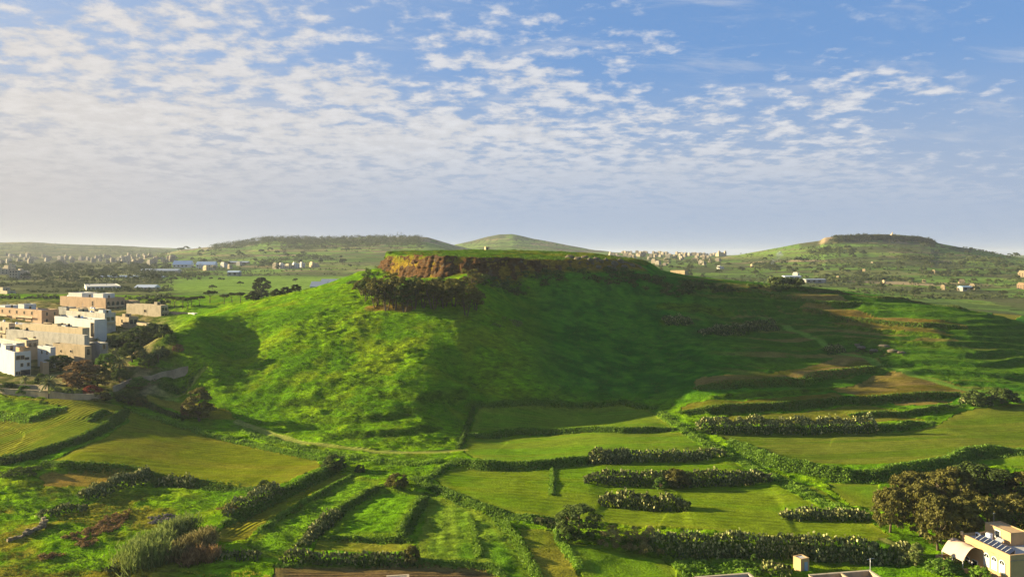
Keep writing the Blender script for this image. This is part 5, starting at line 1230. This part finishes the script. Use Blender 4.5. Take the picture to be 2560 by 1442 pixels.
for k, (u, v) in enumerate(sorted(RK)):
    p = at(u, v, ymax=420); s0 = hpx(9 + (k * 7) % 8, p[1]) / 2
    rock(p, np.array([s0 * 1.5, s0, s0]), 'pale boulder, %s from the left along the right half of the cliff brow' % ORD[k], 60 + k, 'boulders on the cliff brow')

# ---------------------------------------------------------------- village gardens
for k, (u, v, hp) in enumerate([(62,965,30),(122,995,62),(395,905,44),(360,905,40),(255,890,38),(282,910,46),(300,935,50),(170,958,26),(240,870,30)]):
    p = at(u, v, ymax=400, ymin=200); h = hpx(hp, p[1])
    tree('palm', p, h, ['low palm beside the modern white house', 'tall palm standing behind the long garden wall', 'right of the two pale palms on the garden terrace', 'left of the two pale palms on the garden terrace', 'palm behind the bare stone house', 'palm below the big white house', 'palm in the middle of the village garden', 'short palm left of the brown garden tree', 'palm under the side wall of the big white house'][k], 'palm', 'garden palms', 1.15)
GD = [(205,975,70,100,'brown','tall','russet brown tree above the long garden wall'),(245,972,56,60,'olive','broccoli','olive tree right of the russet garden tree'),(310,872,46,60,'dark','round','dark tree left of the stone porch house'),(350,868,52,70,'dark','broccoli','large dark tree below the cream annex'),(380,848,46,50,'dark','round','dark tree under the beige block'),(410,845,40,44,'dark','round','dark tree at the garden end near the hill'),(330,905,48,60,'dark','broccoli','dark tree in the middle of the village garden'),(285,870,36,40,'dark','round','dark bush under the white terrace house'),(425,862,30,40,'bank','round','green bush at the hill edge of the garden'),(150,925,36,70,'dark','broccoli','dark tree in front of the bare stone house'),(105,960,30,40,'dark','round','dark bush beside the tiny yellow shed'),(265,935,50,50,'bank','broccoli','green tree right of the bare stone house'),(60,985,24,40,'bank','round','round green bush at the left end of the wall'),(300,955,40,50,'dark','round','dark bush left of the retaining wall'),(20,978,26,50,'dark','round','dark bush by the modern white house'),(405,895,34,40,'dark','round','dark bush between palms and hill'),(445,880,22,30,'brown','round','brownish bush at the foot of the hill lobe'),(372,915,30,50,'dark','round','dark bush on the garden terrace lawn'),(140,986,22,40,'reed','round','first clipped pale bush along the wall from the left'),(168,988,20,36,'reed','round','second clipped pale bush along the wall from the left'),(196,990,20,36,'reed','round','third clipped pale bush along the wall from the left'),(228,985,26,50,'red','round','red flowering shrub behind the wall'),(392,770,30,40,'dark','round','dark cypress clump behind the beige block'),(378,770,28,30,'dark','round','dark bushy tree behind the beige block'),(345,965,26,60,'bank','round','bush on top of the retaining wall'),(255,1000,24,50,'olive','round','dry bush at the right end of the garden wall'),(320,1008,34,60,'dark','broccoli','dark bushy tree at the start of the hedgerow'),(345,1012,26,50,'olive','round','second bush of the dark hedgerow'),(40,838,24,30,'bank','round','green tree top left of the cream roof'),(135,795,20,30,'straw','round','pale tree right of the orange apartment block')]
for u, v, hp, wp, mt, kd, lab in GD:
    p = at(u, v, ymax=430, ymin=200); h = hpx(hp, p[1]); ref = {'round': (5, 6.2), 'tall': (8, 5.4), 'broccoli': (10, 9.4)}[kd]
    tree(kd, p, h, lab, 'tree' if 'tree' in lab else 'bush', 'village garden plants', hpx(wp, p[1]) / (h / ref[0] * ref[1]), mt)

# ---------------------------------------------------------------- the yellow house at lower right
def yellow_house():
    a = math.radians(11.8); cx, cy = (2525 - U0) / FPX * 144.3, 144.3; z0 = float(gz(cx, cy)[0]) - 0.3; h = 5.0 - z0
    e = empty('house', (cx, cy, z0), a); tag(e, 'yellow limestone house with solar panels and arched windows at lower right', 'house')
    wr, wl = 9.0, 11.6
    shell(0, wr, 0, wl, -2.5, h, 0.5, 0.3).build('wall', WM['yellow'], e)
    MB().box(0.301, wr - 0.301, 0.301, wl - 0.301, h - 0.75, h - 0.5).build('roof', ROOF, e)
    MB().box(-0.12, -0.003, -0.1, wl, h - 1.15, h - 0.95).box(-0.1, wr, -0.12, -0.003, h - 1.15, h - 0.95).build('cornice', WM['stone'], e)
    for s_ in (1.7, 3.5, 5.3):
        o = window(e, 'L', s_, h - 3.9, 1.15, 2.3, True, FRAME)
        for k in range(9): MB().box(-0.52, -0.06, -0.16, -0.06, 0.15 + k * 0.17, 0.25 + k * 0.17).box(0.06, 0.52, -0.16, -0.06, 0.15 + k * 0.17, 0.25 + k * 0.17).build('slat', FRAME, o)
        MB().box(-0.04, 0.04, -0.15, -0.03, 0, 2.1).build('mullion', FRAME, o)
    # awning: a billowing vault over the terrace
    n = 14; V, F_ = [], []
    for j, yy in enumerate(np.linspace(6.9, 12.4, 9)):
        for i in range(n + 1):
            f = i / n; V.append((-3.9 * (1 - f) - 0.02, yy, h - 1.5 - 1.9 * (1 - f) ** 1.3 + 0.95 * math.sin(math.pi * f) + 0.16 * math.cos(j * math.pi / 2) * math.sin(math.pi * f)))
    for j in range(8):
        for i in range(n): b = j * (n + 1) + i; F_.append((b, b + 1, b + n + 2, b + n + 1))
    aw = MB().add(V, F_).add([(x, y, z - 0.05) for x, y, z in V], [f[::-1] for f in F_]).build('awning', CANVAS, e, True)
    for yy in (6.95, 9.6, 12.3): MB().tube([(-3.85, yy, -1.0), (-3.85, yy, h - 3.35)], [0.06, 0.06], 6).build('awning_post', FRAME, e)
    MB().box(-4.6, -4.35, 5.8, 13.2, -2.0, h - 4.4).box(-4.35, 0, 12.95, 13.2, -2.0, h - 4.4).box(-4.35, -0.003, 5.8, 6.05, -2.0, h - 4.4).build('terrace_wall', WM['yellow'], e)
    MB().box(-4.35, -0.003, 6.05, 12.95, -2.0, 0.1).build('terrace_floor', WM['stone'], e)
    for yy in (8.2, 10.2): window(e, 'L', yy, 0.2, 1.2, 2.1, False, FRAME, 'door')
    for k in range(8):                                   # solar panels
        y0 = 0.9 + k * 1.02
        p = MB().hex8([(0.55, y0, h - 0.35), (2.05, y0, h + 0.42), (2.05, y0 + 0.96, h + 0.42), (0.55, y0 + 0.96, h - 0.35), (0.52, y0, h - 0.30), (2.02, y0, h + 0.47), (2.02, y0 + 0.96, h + 0.47), (0.52, y0 + 0.96, h - 0.30)]).build('solar_panel', PANEL, e)
        MB().hex8([(0.50, y0 + 0.955, h - 0.345), (2.06, y0 + 0.955, h + 0.455), (2.06, y0 + 1.025, h + 0.455), (0.50, y0 + 1.025, h - 0.345), (0.50, y0 + 0.955, h - 0.28), (2.04, y0 + 0.955, h + 0.50), (2.04, y0 + 1.025, h + 0.50), (0.50, y0 + 1.025, h - 0.28)]).build('frame', FRAME, p)
    MB().box(1.9, 2.05, 0.9, 9.0, h - 0.5, h + 0.38).build('panel_stand', METAL, e)
    tk = MB().tube([(3.4, 8.4, h - 0.5), (3.4, 8.4, h + 0.75)], [0.62, 0.62], 14).build('water_tank', PLASTIC, e, True)
    MB().tube([(3.4, 8.4, h + 0.75), (3.4, 8.4, h + 0.86)], [0.66, 0.60], 14).build('lid', PLASTIC, tk, True)
    ac = MB().box(2.6, 3.0, 10.2, 11.0, h - 0.5, h + 0.25).build('air_conditioner', PLASTIC, e)
    MB().tube([(2.58, 10.6, h - 0.12), (2.55, 10.6, h - 0.12)], [0.26, 0.26], 12).build('fan_grille', DARK, ac)
    MB().hex8([(3.0, 5.6, h - 0.4), (4.2, 5.6, h + 0.5), (4.2, 7.2, h + 0.5), (3.0, 7.2, h - 0.4), (2.97, 5.6, h - 0.34), (4.17, 5.6, h + 0.56), (4.17, 7.2, h + 0.56), (2.97, 7.2, h - 0.34)]).build('water_heater', METAL, e)
    rm = shell(5.0, 8.6, 5.0, 11.2, h - 0.49, h + 2.0, 0.3, 0.2).box(5.2, 8.4, 5.2, 11.0, h + 1.6, h + 1.85).build('roof_room', WM['yellow'], e)
    pane, fm = win_mesh(1.1, 1.3, False); wo_ = obj('window', pane, None, rm, (5.0, 8.0, h + 0.1), -math.pi / 2); obj('frame', fm, FRAME, wo_)
    MB().tube([(6.5, 10.6, h + 1.8), (6.5, 10.6, h + 4.0)], [0.03, 0.03], 5).tube([(6.1, 10.6, h + 3.8), (6.9, 10.6, h + 3.8)], [0.02, 0.02], 4).build('antenna', METAL, e)
    MB().box(-0.35, 0.05, 11.2, 11.6, h - 0.2, h + 0.5).build('chimney', WM['cream'], e)
yellow_house()
hut = house(1988, 2002, 2023, 1397, 152, 24, 'yellow', 'small yellow hut with blue door in the foreground field', par=0.1, name='field_hut', cat='hut')
MB().box(0.9, 1.7, -0.06, -0.003, -0.4, 1.75).build('door', BLUE, hut)
def roof_top(u, v, y, deg, wr, wl, label, mat):
    a = math.radians(deg); ca, sa = math.cos(a), math.sin(a); bx, by = (u - U0) / FPX * y, y; zt = CAMZ - (v - V0) / FPX * y
    nx, nyy = bx - wr * ca + wl * sa, by - wr * sa - wl * ca; z0 = float(gz(bx, by)[0])
    e = empty('house', (nx, nyy, z0), a); tag(e, label, 'house')
    shell(0, wr, 0, wl, -2, zt - z0, 0.9, 0.28).build('wall', WM[mat], e); MB().box(0.281, wr - 0.281, 0.281, wl - 0.281, zt - z0 - 1.2, zt - z0 - 0.9).build('roof', ROOF, e)
    MB().box(-0.06, wr + 0.06, wl - 0.34, wl + 0.06, zt - z0 + 0.003, zt - z0 + 0.12).box(wr - 0.34, wr + 0.06, -0.06, wl - 0.345, zt - z0 + 0.003, zt - z0 + 0.12).build('coping', WM['beige'], e)
    return e, zt - z0
roof_top(1872, 1432, 125, 10, 9, 9, 'flat roof corner with grey parapet at the bottom edge', 'grey')
e_, h_ = roof_top(2174, 1425, 125, 10, 10.5, 9, 'larger flat roof with parapet right of the small yellow hut', 'stone')
MB().box(5.2, 5.5, 0.3, 8.7, h_ - 0.9, h_ + 0.1).build('parapet', WM['stone'], e_)
MB().tube([(10.2, 8.4, h_), (10.2, 8.4, h_ + 2.2)], [0.035, 0.03], 5).tube([(9.6, 8.4, h_ + 2.0), (10.9, 8.5, h_ + 2.1)], [0.025, 0.025], 4).tube([(10.0, 8.0, h_ + 1.7), (10.2, 8.4, h_ + 1.9)], [0.02, 0.02], 4).build('antenna', FRAME, e_)
roof_top(1022, 1436, 130, 8, 3.6, 3.0, 'pale parapet corner below the ploughed brown field', 'white')
# ---------------------------------------------------------------- far country: houses, sheds, trees
def far_house_mesh(var):
    g = np.random.default_rng(900 + var); w_, d_, h = 9 + 5 * g.random(), 9 + 4 * g.random(), 6 + 4 * g.random()
    m = shell(-w_/2, w_/2, -d_/2, d_/2, -3, h, 0.6, 0.4).box(-w_/2 + 0.41, w_/2 - 0.41, -d_/2 + 0.41, d_/2 - 0.41, h - 1.0, h - 0.6)
    m.box(-w_/2 + 1, -w_/2 + 1 + w_ * 0.35, -d_/2 + 1.5, d_/2 - 1.5, h - 0.6, h + 2.4)
    if var % 2: m.box(w_/2 + 0.003, w_/2 + 4, -d_/2 + 1, d_/2 - 2, -3, h * 0.55)
    wn = MB()
    for fl in range(int(h // 3)):
        for k in range(3):
            x = -w_/2 + w_ * (0.2 + 0.3 * k); z = 1.0 + fl * 3.0
            wn.box(x - 0.55, x + 0.55, -d_/2 - 0.05, -d_/2 - 0.003, z, z + 1.5)
            yy = -d_/2 + d_ * (0.2 + 0.3 * k); wn.box(-w_/2 - 0.05, -w_/2 - 0.003, yy - 0.5, yy + 0.5, z, z + 1.5)
    return m.mesh('wall'), wn.mesh('window')
FH = [far_house_mesh(k) for k in range(6)]
FHM = {}
def far_house(p, s_, mat, label, group, var=None, rz=None, windows=False, cat='house', name='house'):
    var = random.randrange(6) if var is None else var
    if (var, mat) not in FHM:
        m = FH[var][0].copy(); m.materials.clear(); m.materials.append(WM[mat]); FHM[(var, mat)] = m
    e = empty(name, tuple(p), random.uniform(0.3, 1.2) if rz is None else rz); e.scale = (s_, s_, s_); tag(e, label, cat, group)
    obj('wall', FHM[(var, mat)], None, e)
    if windows: tag(obj('window', FH[var][1], DARK, e), kind='stuff')
    return e
def spread(us, vs_, n, seed, ymin=560, ymax=4000, clus=None):
    g = np.random.default_rng(seed); u = us[0] + (us[1] - us[0]) * g.random(n); v = vs_[0] + (vs_[1] - vs_[0]) * g.random(n) ** 1.2
    return PG(u, v, ymin=ymin, ymax=ymax)
# the white town on the rise (right of the plateau)
def pick(a): return a[random.randrange(len(a))]
for k, p in enumerate(spread((1525, 1800), (632, 646), 95, 1, 1200, 2600)):
    far_house(p, random.uniform(0.5, 0.85), pick(['far', 'farpale', 'far']), 'pale flat roofed house in the distant town right of the plateau', 'houses of the distant town', windows=True)
for k, p in enumerate(spread((1600, 1840), (648, 664), 16, 2, 900, 2000)):
    far_house(p, random.uniform(0.4, 0.7), pick(['far', 'farpale']), 'house among the fields below the distant town', 'houses below the distant town', windows=True)
for k, p in enumerate(spread((-20, 445), (640, 662), 90, 3, 1100, 3200)):
    far_house(p, random.uniform(0.6, 1.0), pick(['far', 'farpale', 'far']), 'hazy house in the far village at the left horizon', 'houses of the far left village', windows=True)
for k, p in enumerate(spread((0, 60), (672, 700), 6, 4, 620, 1500)):
    far_house(p, 1.0, pick(['beige', 'wash']), 'pale house at the left edge below the far village', 'pale houses at the left edge', windows=True)
for k, (u, v, s_, mt) in enumerate([(690,672,0.8,'beige'),(708,671,0.9,'white'),(724,672,0.8,'beige'),(740,670,0.9,'white'),(756,668,0.7,'white'),(784,667,0.8,'cream'),(560,668,0.7,'white'),(600,664,0.7,'wash'),(575,672,0.6,'beige'),(520,676,0.8,'cream'),(505,672,0.8,'white'),(535,674,0.6,'cream')]):
    far_house(at(u, v, ymin=700, ymax=1600), s_, mt, 'farm house, %s listed from the left on the plain left of the hill' % ORD[[6,7,8,9,10,11,3,5,4,1,0,2][k]].replace('listed', ''), 'farm houses on the left plain', windows=True)
for k, (u, v, s_, mt) in enumerate([(2404,708,0.45,'tan'),(2358,724,0.4,'tan'),(2400,726,0.4,'cream'),(2430,724,0.5,'cream'),(2553,722,0.6,'orange'),(2558,692,0.8,'tan'),(2210,708,0.3,'cream'),(2310,706,0.3,'tan'),(2335,684,0.4,'tan'),(2160,678,0.3,'stone'),(1990,690,0.5,'white'),(2095,700,0.4,'cream'),(2180,658,0.22,'beige'),(2325,660,0.22,'beige'),(1800,672,0.5,'white'),(1880,668,0.4,'cream')]):
    far_house(at(u, v, ymin=560, ymax=1600), s_, mt, 'small farm building, %s from the left on the plain under the terraced hill' % ORD[sorted(range(16), key=lambda j: [2404,2358,2400,2430,2553,2558,2210,2310,2335,2160,1990,2095,2180,2325,1800,1880][j]).index(k)], 'farm buildings under the terraced hill', windows=True)
# church
def church():
    p = at(1806, 641, ymin=1200, ymax=2600); s_ = p[1] / FPX; e = empty('church', tuple(p), 0.25); tag(e, 'twin towered church at the right end of the distant town', 'church')
    MB().box(-7*s_, 7*s_, 0, 22*s_, -4, 8*s_).box(-4*s_, 4*s_, 0, 0.5*s_, 8.01*s_, 10*s_).build('nave', WM['tan'], e)
    for sx in (-1, 1):
        t_ = MB().box(sx*8.5*s_-2.4*s_, sx*8.5*s_+2.4*s_, -1*s_, 4*s_, -4, 11*s_).box(sx*8.5*s_-1.9*s_, sx*8.5*s_+1.9*s_, -0.4*s_, 3.4*s_, 11.01*s_, 13.2*s_).build('bell_tower', WM['tan'], e)
        MB().tube([(sx*8.5*s_, 1.5*s_, 13.2*s_), (sx*8.5*s_, 1.5*s_, 14.2*s_), (sx*8.5*s_, 1.5*s_, 14.9*s_)], [1.7*s_, 1.2*s_, 0.15*s_], 10).build('cupola', WM['tan'], t_)
    MB().tube([(0, 13*s_, 8*s_), (0, 13*s_, 10*s_), (0, 13*s_, 12*s_), (0, 13*s_, 13*s_)], [4*s_, 3.9*s_, 2.4*s_, 0.2*s_], 14).build('dome', WM['tan'], e, True)
church()
def block(u0, u1, v0, v1, y, dep, mat, label, kind='shed', name='farm_shed', pitch=0.0, wmat=None, cat='shed', ym=(500, 2500)):
    x0, x1 = (u0 - U0) / FPX * y, (u1 - U0) / FPX * y; cx = (x0 + x1) / 2; zb = float(gz(cx, y)[0]); zt = CAMZ - (v0 - V0) / FPX * y; w_ = x1 - x0; h = max(zt - zb, 1.5)
    e = empty(name, (cx, y, zb), 0.06); tag(e, label, cat)
    if kind == 'tunnel':
        pr = [(-w_/2, 0)]; n = 8; m = MB()
        m.add([(x, dep/2 * math.cos(t_), h * math.sin(t_)) for x in (-w_/2, w_/2) for t_ in np.linspace(0, math.pi, n)], [(k, k+1, n+k+1, n+k) for k in range(n-1)] + [tuple(range(n)), tuple(range(2*n-1, n-1, -1))])
        m.build('cover', mat, e); MB().box(-w_/2 - 0.1, w_/2 + 0.1, -dep/2 - 0.12, -dep/2 - 0.003, -1, 0.5).build('base', WM['grey'], e)
    else:
        MB().box(-w_/2, w_/2, -dep/2, dep/2, -3, h - pitch).build('wall', wmat or WM['grey'], e)
        MB().prism([(-dep/2 - 0.4, h - pitch + 0.003), (dep/2 + 0.4, h - pitch + 0.003), (dep/2 + 0.4, h - pitch + 0.25), (0, h + 0.2), (-dep/2 - 0.4, h - pitch + 0.25)], -w_/2 - 0.4, w_/2 + 0.4).build('roof', mat, e).rotation_euler = (0, 0, math.pi / 2)
        for k in range(max(2, int(w_ / 6))): MB().box(-w_/2 + 6 * k + 1.5, -w_/2 + 6 * k + 4.2, -dep/2 - 0.05, -dep/2 - 0.003, (h - pitch) * 0.35, (h - pitch) * 0.8).build('opening', DARK, e)
    return e
block(436, 480, 652, 668, 1250, 14, BLUEWHITE, 'left of two pale blue greenhouse roofs in the plain', 'shed', 'greenhouse', 6, WM['white'], 'greenhouse')
block(494, 540, 654, 664, 1250, 14, BLUEWHITE, 'right of two pale blue greenhouse roofs in the plain', 'shed', 'greenhouse', 5, WM['white'], 'greenhouse')
block(252, 356, 688, 694, 900, 7, TUNNEL, 'long white plastic tunnel in the left plain', 'tunnel', 'poly_tunnel', cat='greenhouse')
block(374, 415, 691, 695, 900, 7, TUNNEL, 'short white plastic tunnel right of the long one', 'tunnel', 'poly_tunnel', cat='greenhouse')
block(356, 448, 672, 681, 1050, 16, METAL, 'long grey roofed shed in the left plain', 'shed', 'farm_shed', 2.5, WM['beige'])
block(572, 622, 653, 660, 1350, 14, METAL, 'brown farm shed behind the right greenhouse roof', 'shed', 'farm_shed', 2, WM['orange'])
block(572, 600, 677, 683, 950, 12, BLUEWHITE, 'bluish shed on the edge of the bright meadow', 'shed', 'farm_shed', 1.5, WM['grey'])
block(345, 392, 712, 722, 640, 12, TUNNEL, 'small pale shed at the corner of the bright meadow', 'shed', 'farm_shed', 2, WM['beige'])
block(781, 818, 704, 722, 520, 14, METAL, 'left of two grey metal barn roofs behind the hill shoulder', 'shed', 'barn', 3.2, WM['grey'], 'barn')
block(806, 850, 698, 722, 545, 14, METAL, 'right of two grey metal barn roofs behind the hill shoulder', 'shed', 'barn', 3.2, WM['wash'], 'barn')
block(1958, 2000, 689, 694, 900, 8, TUNNEL, 'white roofed shed beyond the spur', 'shed', 'farm_shed', 0.8, WM['white'])
block(2010, 2060, 697, 702, 860, 10, METAL, 'grey roofed shed beyond the spur crest', 'shed', 'farm_shed', 0.8, WM['grey'])
block(2400, 2424, 715, 719, 760, 8, BLUE, 'blue tarpaulin shelter in the right plain', 'shed', 'shelter', 0.8, WM['grey'], 'shelter')
# masts and hilltop chapel
for u, lab in ((994, 'left thin radio mast on the wooded ridge'), (1003, 'right thin radio mast on the wooded ridge')):
    p = at(u, 593, ymin=1200, ymax=2600); h = hpx(14, p[1]); e = empty('radio_mast', tuple(p)); tag(e, lab, 'mast')
    MB().tube([(0, 0, -2), (0, 0, h)], [0.7, 0.5], 4).build('pole', METAL, e); MB().box(-2.2, 2.2, -0.4, 0.4, h * 0.75, h * 0.8).box(-1.6, 1.6, -0.4, 0.4, h * 0.5, h * 0.54).build('antenna', METAL, e)
p = at(2231, 588.5, ymin=900, ymax=1800); e = empty('chapel', tuple(p)); tag(e, 'tiny pale monument on top of the terraced hill', 'monument')
MB().box(-3, 3, -3, 3, -2, 2.0).build('base', WM['cream'], e); MB().tube([(0, 0, 2), (0, 0, 4.5), (0, 0, 6.5)], [1.4, 1.0, 0.2], 8).build('spire', WM['cream'], e)

# trees of the plains
FT = [((0, 440), (664, 706), 70, 10, 'small dark tree dotted over the scrubby plain at far left', 'trees of the far left plain', 5, 9),
      ((440, 900), (622, 676), 60, 11, 'small dark tree among the terraces below the wooded ridge', 'trees below the wooded ridge', 5, 10),
      ((450, 880), (700, 728), 7, 12, 'single tree standing in the bright meadow', 'trees of the bright meadow', 3, 5),
      ((1650, 2560), (664, 700), 90, 13, 'small dark tree on the plain under the terraced hill', 'trees under the terraced hill', 4, 8),
      ((2050, 2560), (702, 742), 42, 14, 'bushy dark tree on the plain just beyond the spur', 'trees beyond the spur', 3, 6),
      ((1900, 2560), (622, 662), 46, 15, 'tree on the slopes of the terraced hill', 'trees on the terraced hill', 5, 9)]
for us, vv, n, sd, lab, grp, h0, h1 in FT:
    for p in spread(us, vv, n, sd, 545, 2600): tree('far', p, random.uniform(h0, h1), lab, 'tree', grp, random.uniform(0.9, 1.6))
def far_wood(pts, n, r0, r1, label, seed, ymin, ymax, jit=6, mat='far'):
    g = np.random.default_rng(seed); a_ = resample(np.array(pts, float), 1.0); k = g.integers(0, len(a_), n)
    p = PG(a_[k, 0] + g.normal(size=n) * 3, a_[k, 1] + np.abs(g.normal(size=n)) * jit, ymin=ymin, ymax=ymax)
    r = r0 + (r1 - r0) * g.random(n); p[:, 2] += r * 0.5
    V, tn = balls(p, r, 34, 0.9, g, -0.2)
    tag(obj('woodland', leaf_mesh('woodland', V, tn), L[mat]), label, 'woodland', None, 'stuff')
far_wood([(525,618),(560,612),(600,608),(660,598),(700,596),(780,598),(870,596),(980,594),(1050,596)], 900, 4, 9, 'dark woodland along the top of the long ridge', 1, 1150, 2200, 8, 'pine')
far_wood([(700,604),(760,608),(860,606),(960,604),(1060,604)], 420, 4, 8, 'dark woodland under the top of the long ridge', 2, 1150, 2200, 9, 'pine')
far_wood([(2080,596),(2150,592),(2220,594),(2300,598),(2335,604)], 420, 3, 6, 'dark trees on the flat top of the terraced hill', 3, 900, 1600, 6, 'pine')
far_wood([(2020,628),(2060,628),(2100,624)], 60, 3, 6, 'dark wood patch on the left of the terraced hill', 4, 900, 1600, 7)
far_wood([(2255,645),(2290,644),(2330,646)], 60, 3, 6, 'dark wood patch in the middle of the terraced hill', 5, 900, 1600, 5)
far_wood([(2420,647),(2460,648),(2510,652)], 50, 3, 6, 'dark wood patch on the right of the terraced hill', 6, 900, 1600, 5)
far_wood([(2040,700),(2120,699),(2200,698),(2280,700)], 150, 2, 4, 'dark tree belt crossing the right plain', 7, 545, 1500, 3)
far_wood([(1930,708),(1960,706),(2000,708)], 70, 1.5, 3.2, 'dark thicket at the crest of the spur', 8, 395, 700, 4)
far_wood([(0,615),(100,612),(200,616),(300,622),(420,632)], 260, 5, 10, 'hazy woodland on the far left ridge', 9, 1500, 3600, 12)
far_wood([(0,660),(100,664),(220,668),(330,668),(430,662)], 260, 3, 7, 'hazy trees among the far left village', 10, 900, 3000, 14)
far_wood([(450,690),(520,688),(480,692),(350,686)], 80, 2.5, 5, 'dark trees round the grey roofed shed', 11, 600, 1500, 5)
far_wood([(820,645),(760,640),(700,650),(640,660)], 90, 3, 6, 'loose wood on the terraces under the ridge', 12, 900, 2200, 6)
far_wood([(1880,662),(1910,662),(1935,664)], 40, 2.5, 5, 'trees round the smoking fire', 13, 800, 1800, 4)
far_wood([(1500,640),(1600,646),(1700,652),(1800,650)], 120, 3, 6, 'dark greenery among the distant town', 14, 1000, 2600, 8)

def far_scrub(us, vv, n, r0, r1, label, seed, ymin, ymax, mat='far'):
    g = np.random.default_rng(seed); u = us[0] + (us[1] - us[0]) * g.random(n * 3); v = vv[0] + (vv[1] - vv[0]) * g.random(n * 3)
    p = PG(u, v, ymin=ymin, ymax=ymax)
    k = np.argsort(np.abs(vnoise(p[:, 0] / 70, p[:, 1] / 38, seed) - 0.5) + 0.05 * g.random(len(p)))[:n]; p = p[k]     # gathered along wandering lines
    r = r0 + (r1 - r0) * g.random(n) ** 2; p[:, 2] += r * 0.3
    V, tn = balls(p, r, 14, 0.75, g, -0.1)
    tag(obj('hedge_scrub', leaf_mesh('hedge_scrub', V, tn), L[mat]), label, 'scrub', None, 'stuff')
far_scrub((-30, 430), (672, 760), 1100, 0.9, 3.2, 'scrub and hedges over the brownish left plain', 21, 470, 1600)
far_scrub((430, 900), (640, 690), 420, 0.9, 3.0, 'hedges between the fields left of the hill', 22, 700, 2000)
far_scrub((1700, 2600), (655, 748), 1100, 0.9, 3.0, 'hedges and scrub over the right plain', 23, 545, 1700)
far_scrub((1850, 2600), (612, 668), 700, 0.9, 3.0, 'scrub lines along the terraces of the far flat hill', 24, 900, 1700)
# smoke
p = at(1926, 668, ymin=800, ymax=1800); s_ = p[1] / FPX
mb = MB().tube([tuple(p + np.array([dx_ * s_, 0, dz_ * s_])) for dx_, dz_ in ((0, -1), (3, 6), (8, 14), (13, 22), (20, 30), (28, 36))], [2.2*s_, 3.5*s_, 5*s_, 6.5*s_, 8.5*s_, 9*s_], 14)
mb.f.append(tuple(range(13, -1, -1)))
sm = bpy.data.materials.new('smoke'); sm.use_nodes = True; t = NT(sm.node_tree)
g_ = t.n('ShaderNodeNewGeometry'); nz = t.noise(g_.outputs['Position'], 0.12, 3.0, 0.6)
pv = t.n('ShaderNodeVolumePrincipled'); pv.inputs['Color'].default_value = (0.72, 0.80, 0.92, 1); pv.inputs['Density'].default_value = 0.03
t.put(pv.inputs['Density'], t.ss(nz, 0.40, 0.68, 0.002, 0.06)); pv.inputs['Anisotropy'].default_value = 0.3
o_ = t.n('ShaderNodeOutputMaterial'); t.link(pv.outputs[0], o_.inputs['Volume'])
tag(mb.build('smoke', sm, None, True), 'thin bluish smoke rising from a field fire below the terraced hill', 'smoke', None, 'stuff')
# ---------------------------------------------------------------- air
mb = MB().box(-15000, 15000, -15000, 15000, -10, 142)
hz_m = bpy.data.materials.new('haze'); hz_m.use_nodes = True; t = NT(hz_m.node_tree)
pv = t.n('ShaderNodeVolumePrincipled'); pv.inputs['Color'].default_value = (0.66, 0.73, 0.86, 1); pv.inputs['Density'].default_value = 0.00008
pv.inputs['Anisotropy'].default_value = 0.15
o_ = t.n('ShaderNodeOutputMaterial'); t.link(pv.outputs[0], o_.inputs['Volume'])
tag(mb.build('haze', hz_m), 'thin pale haze filling the valley air', 'haze', None, 'stuff')
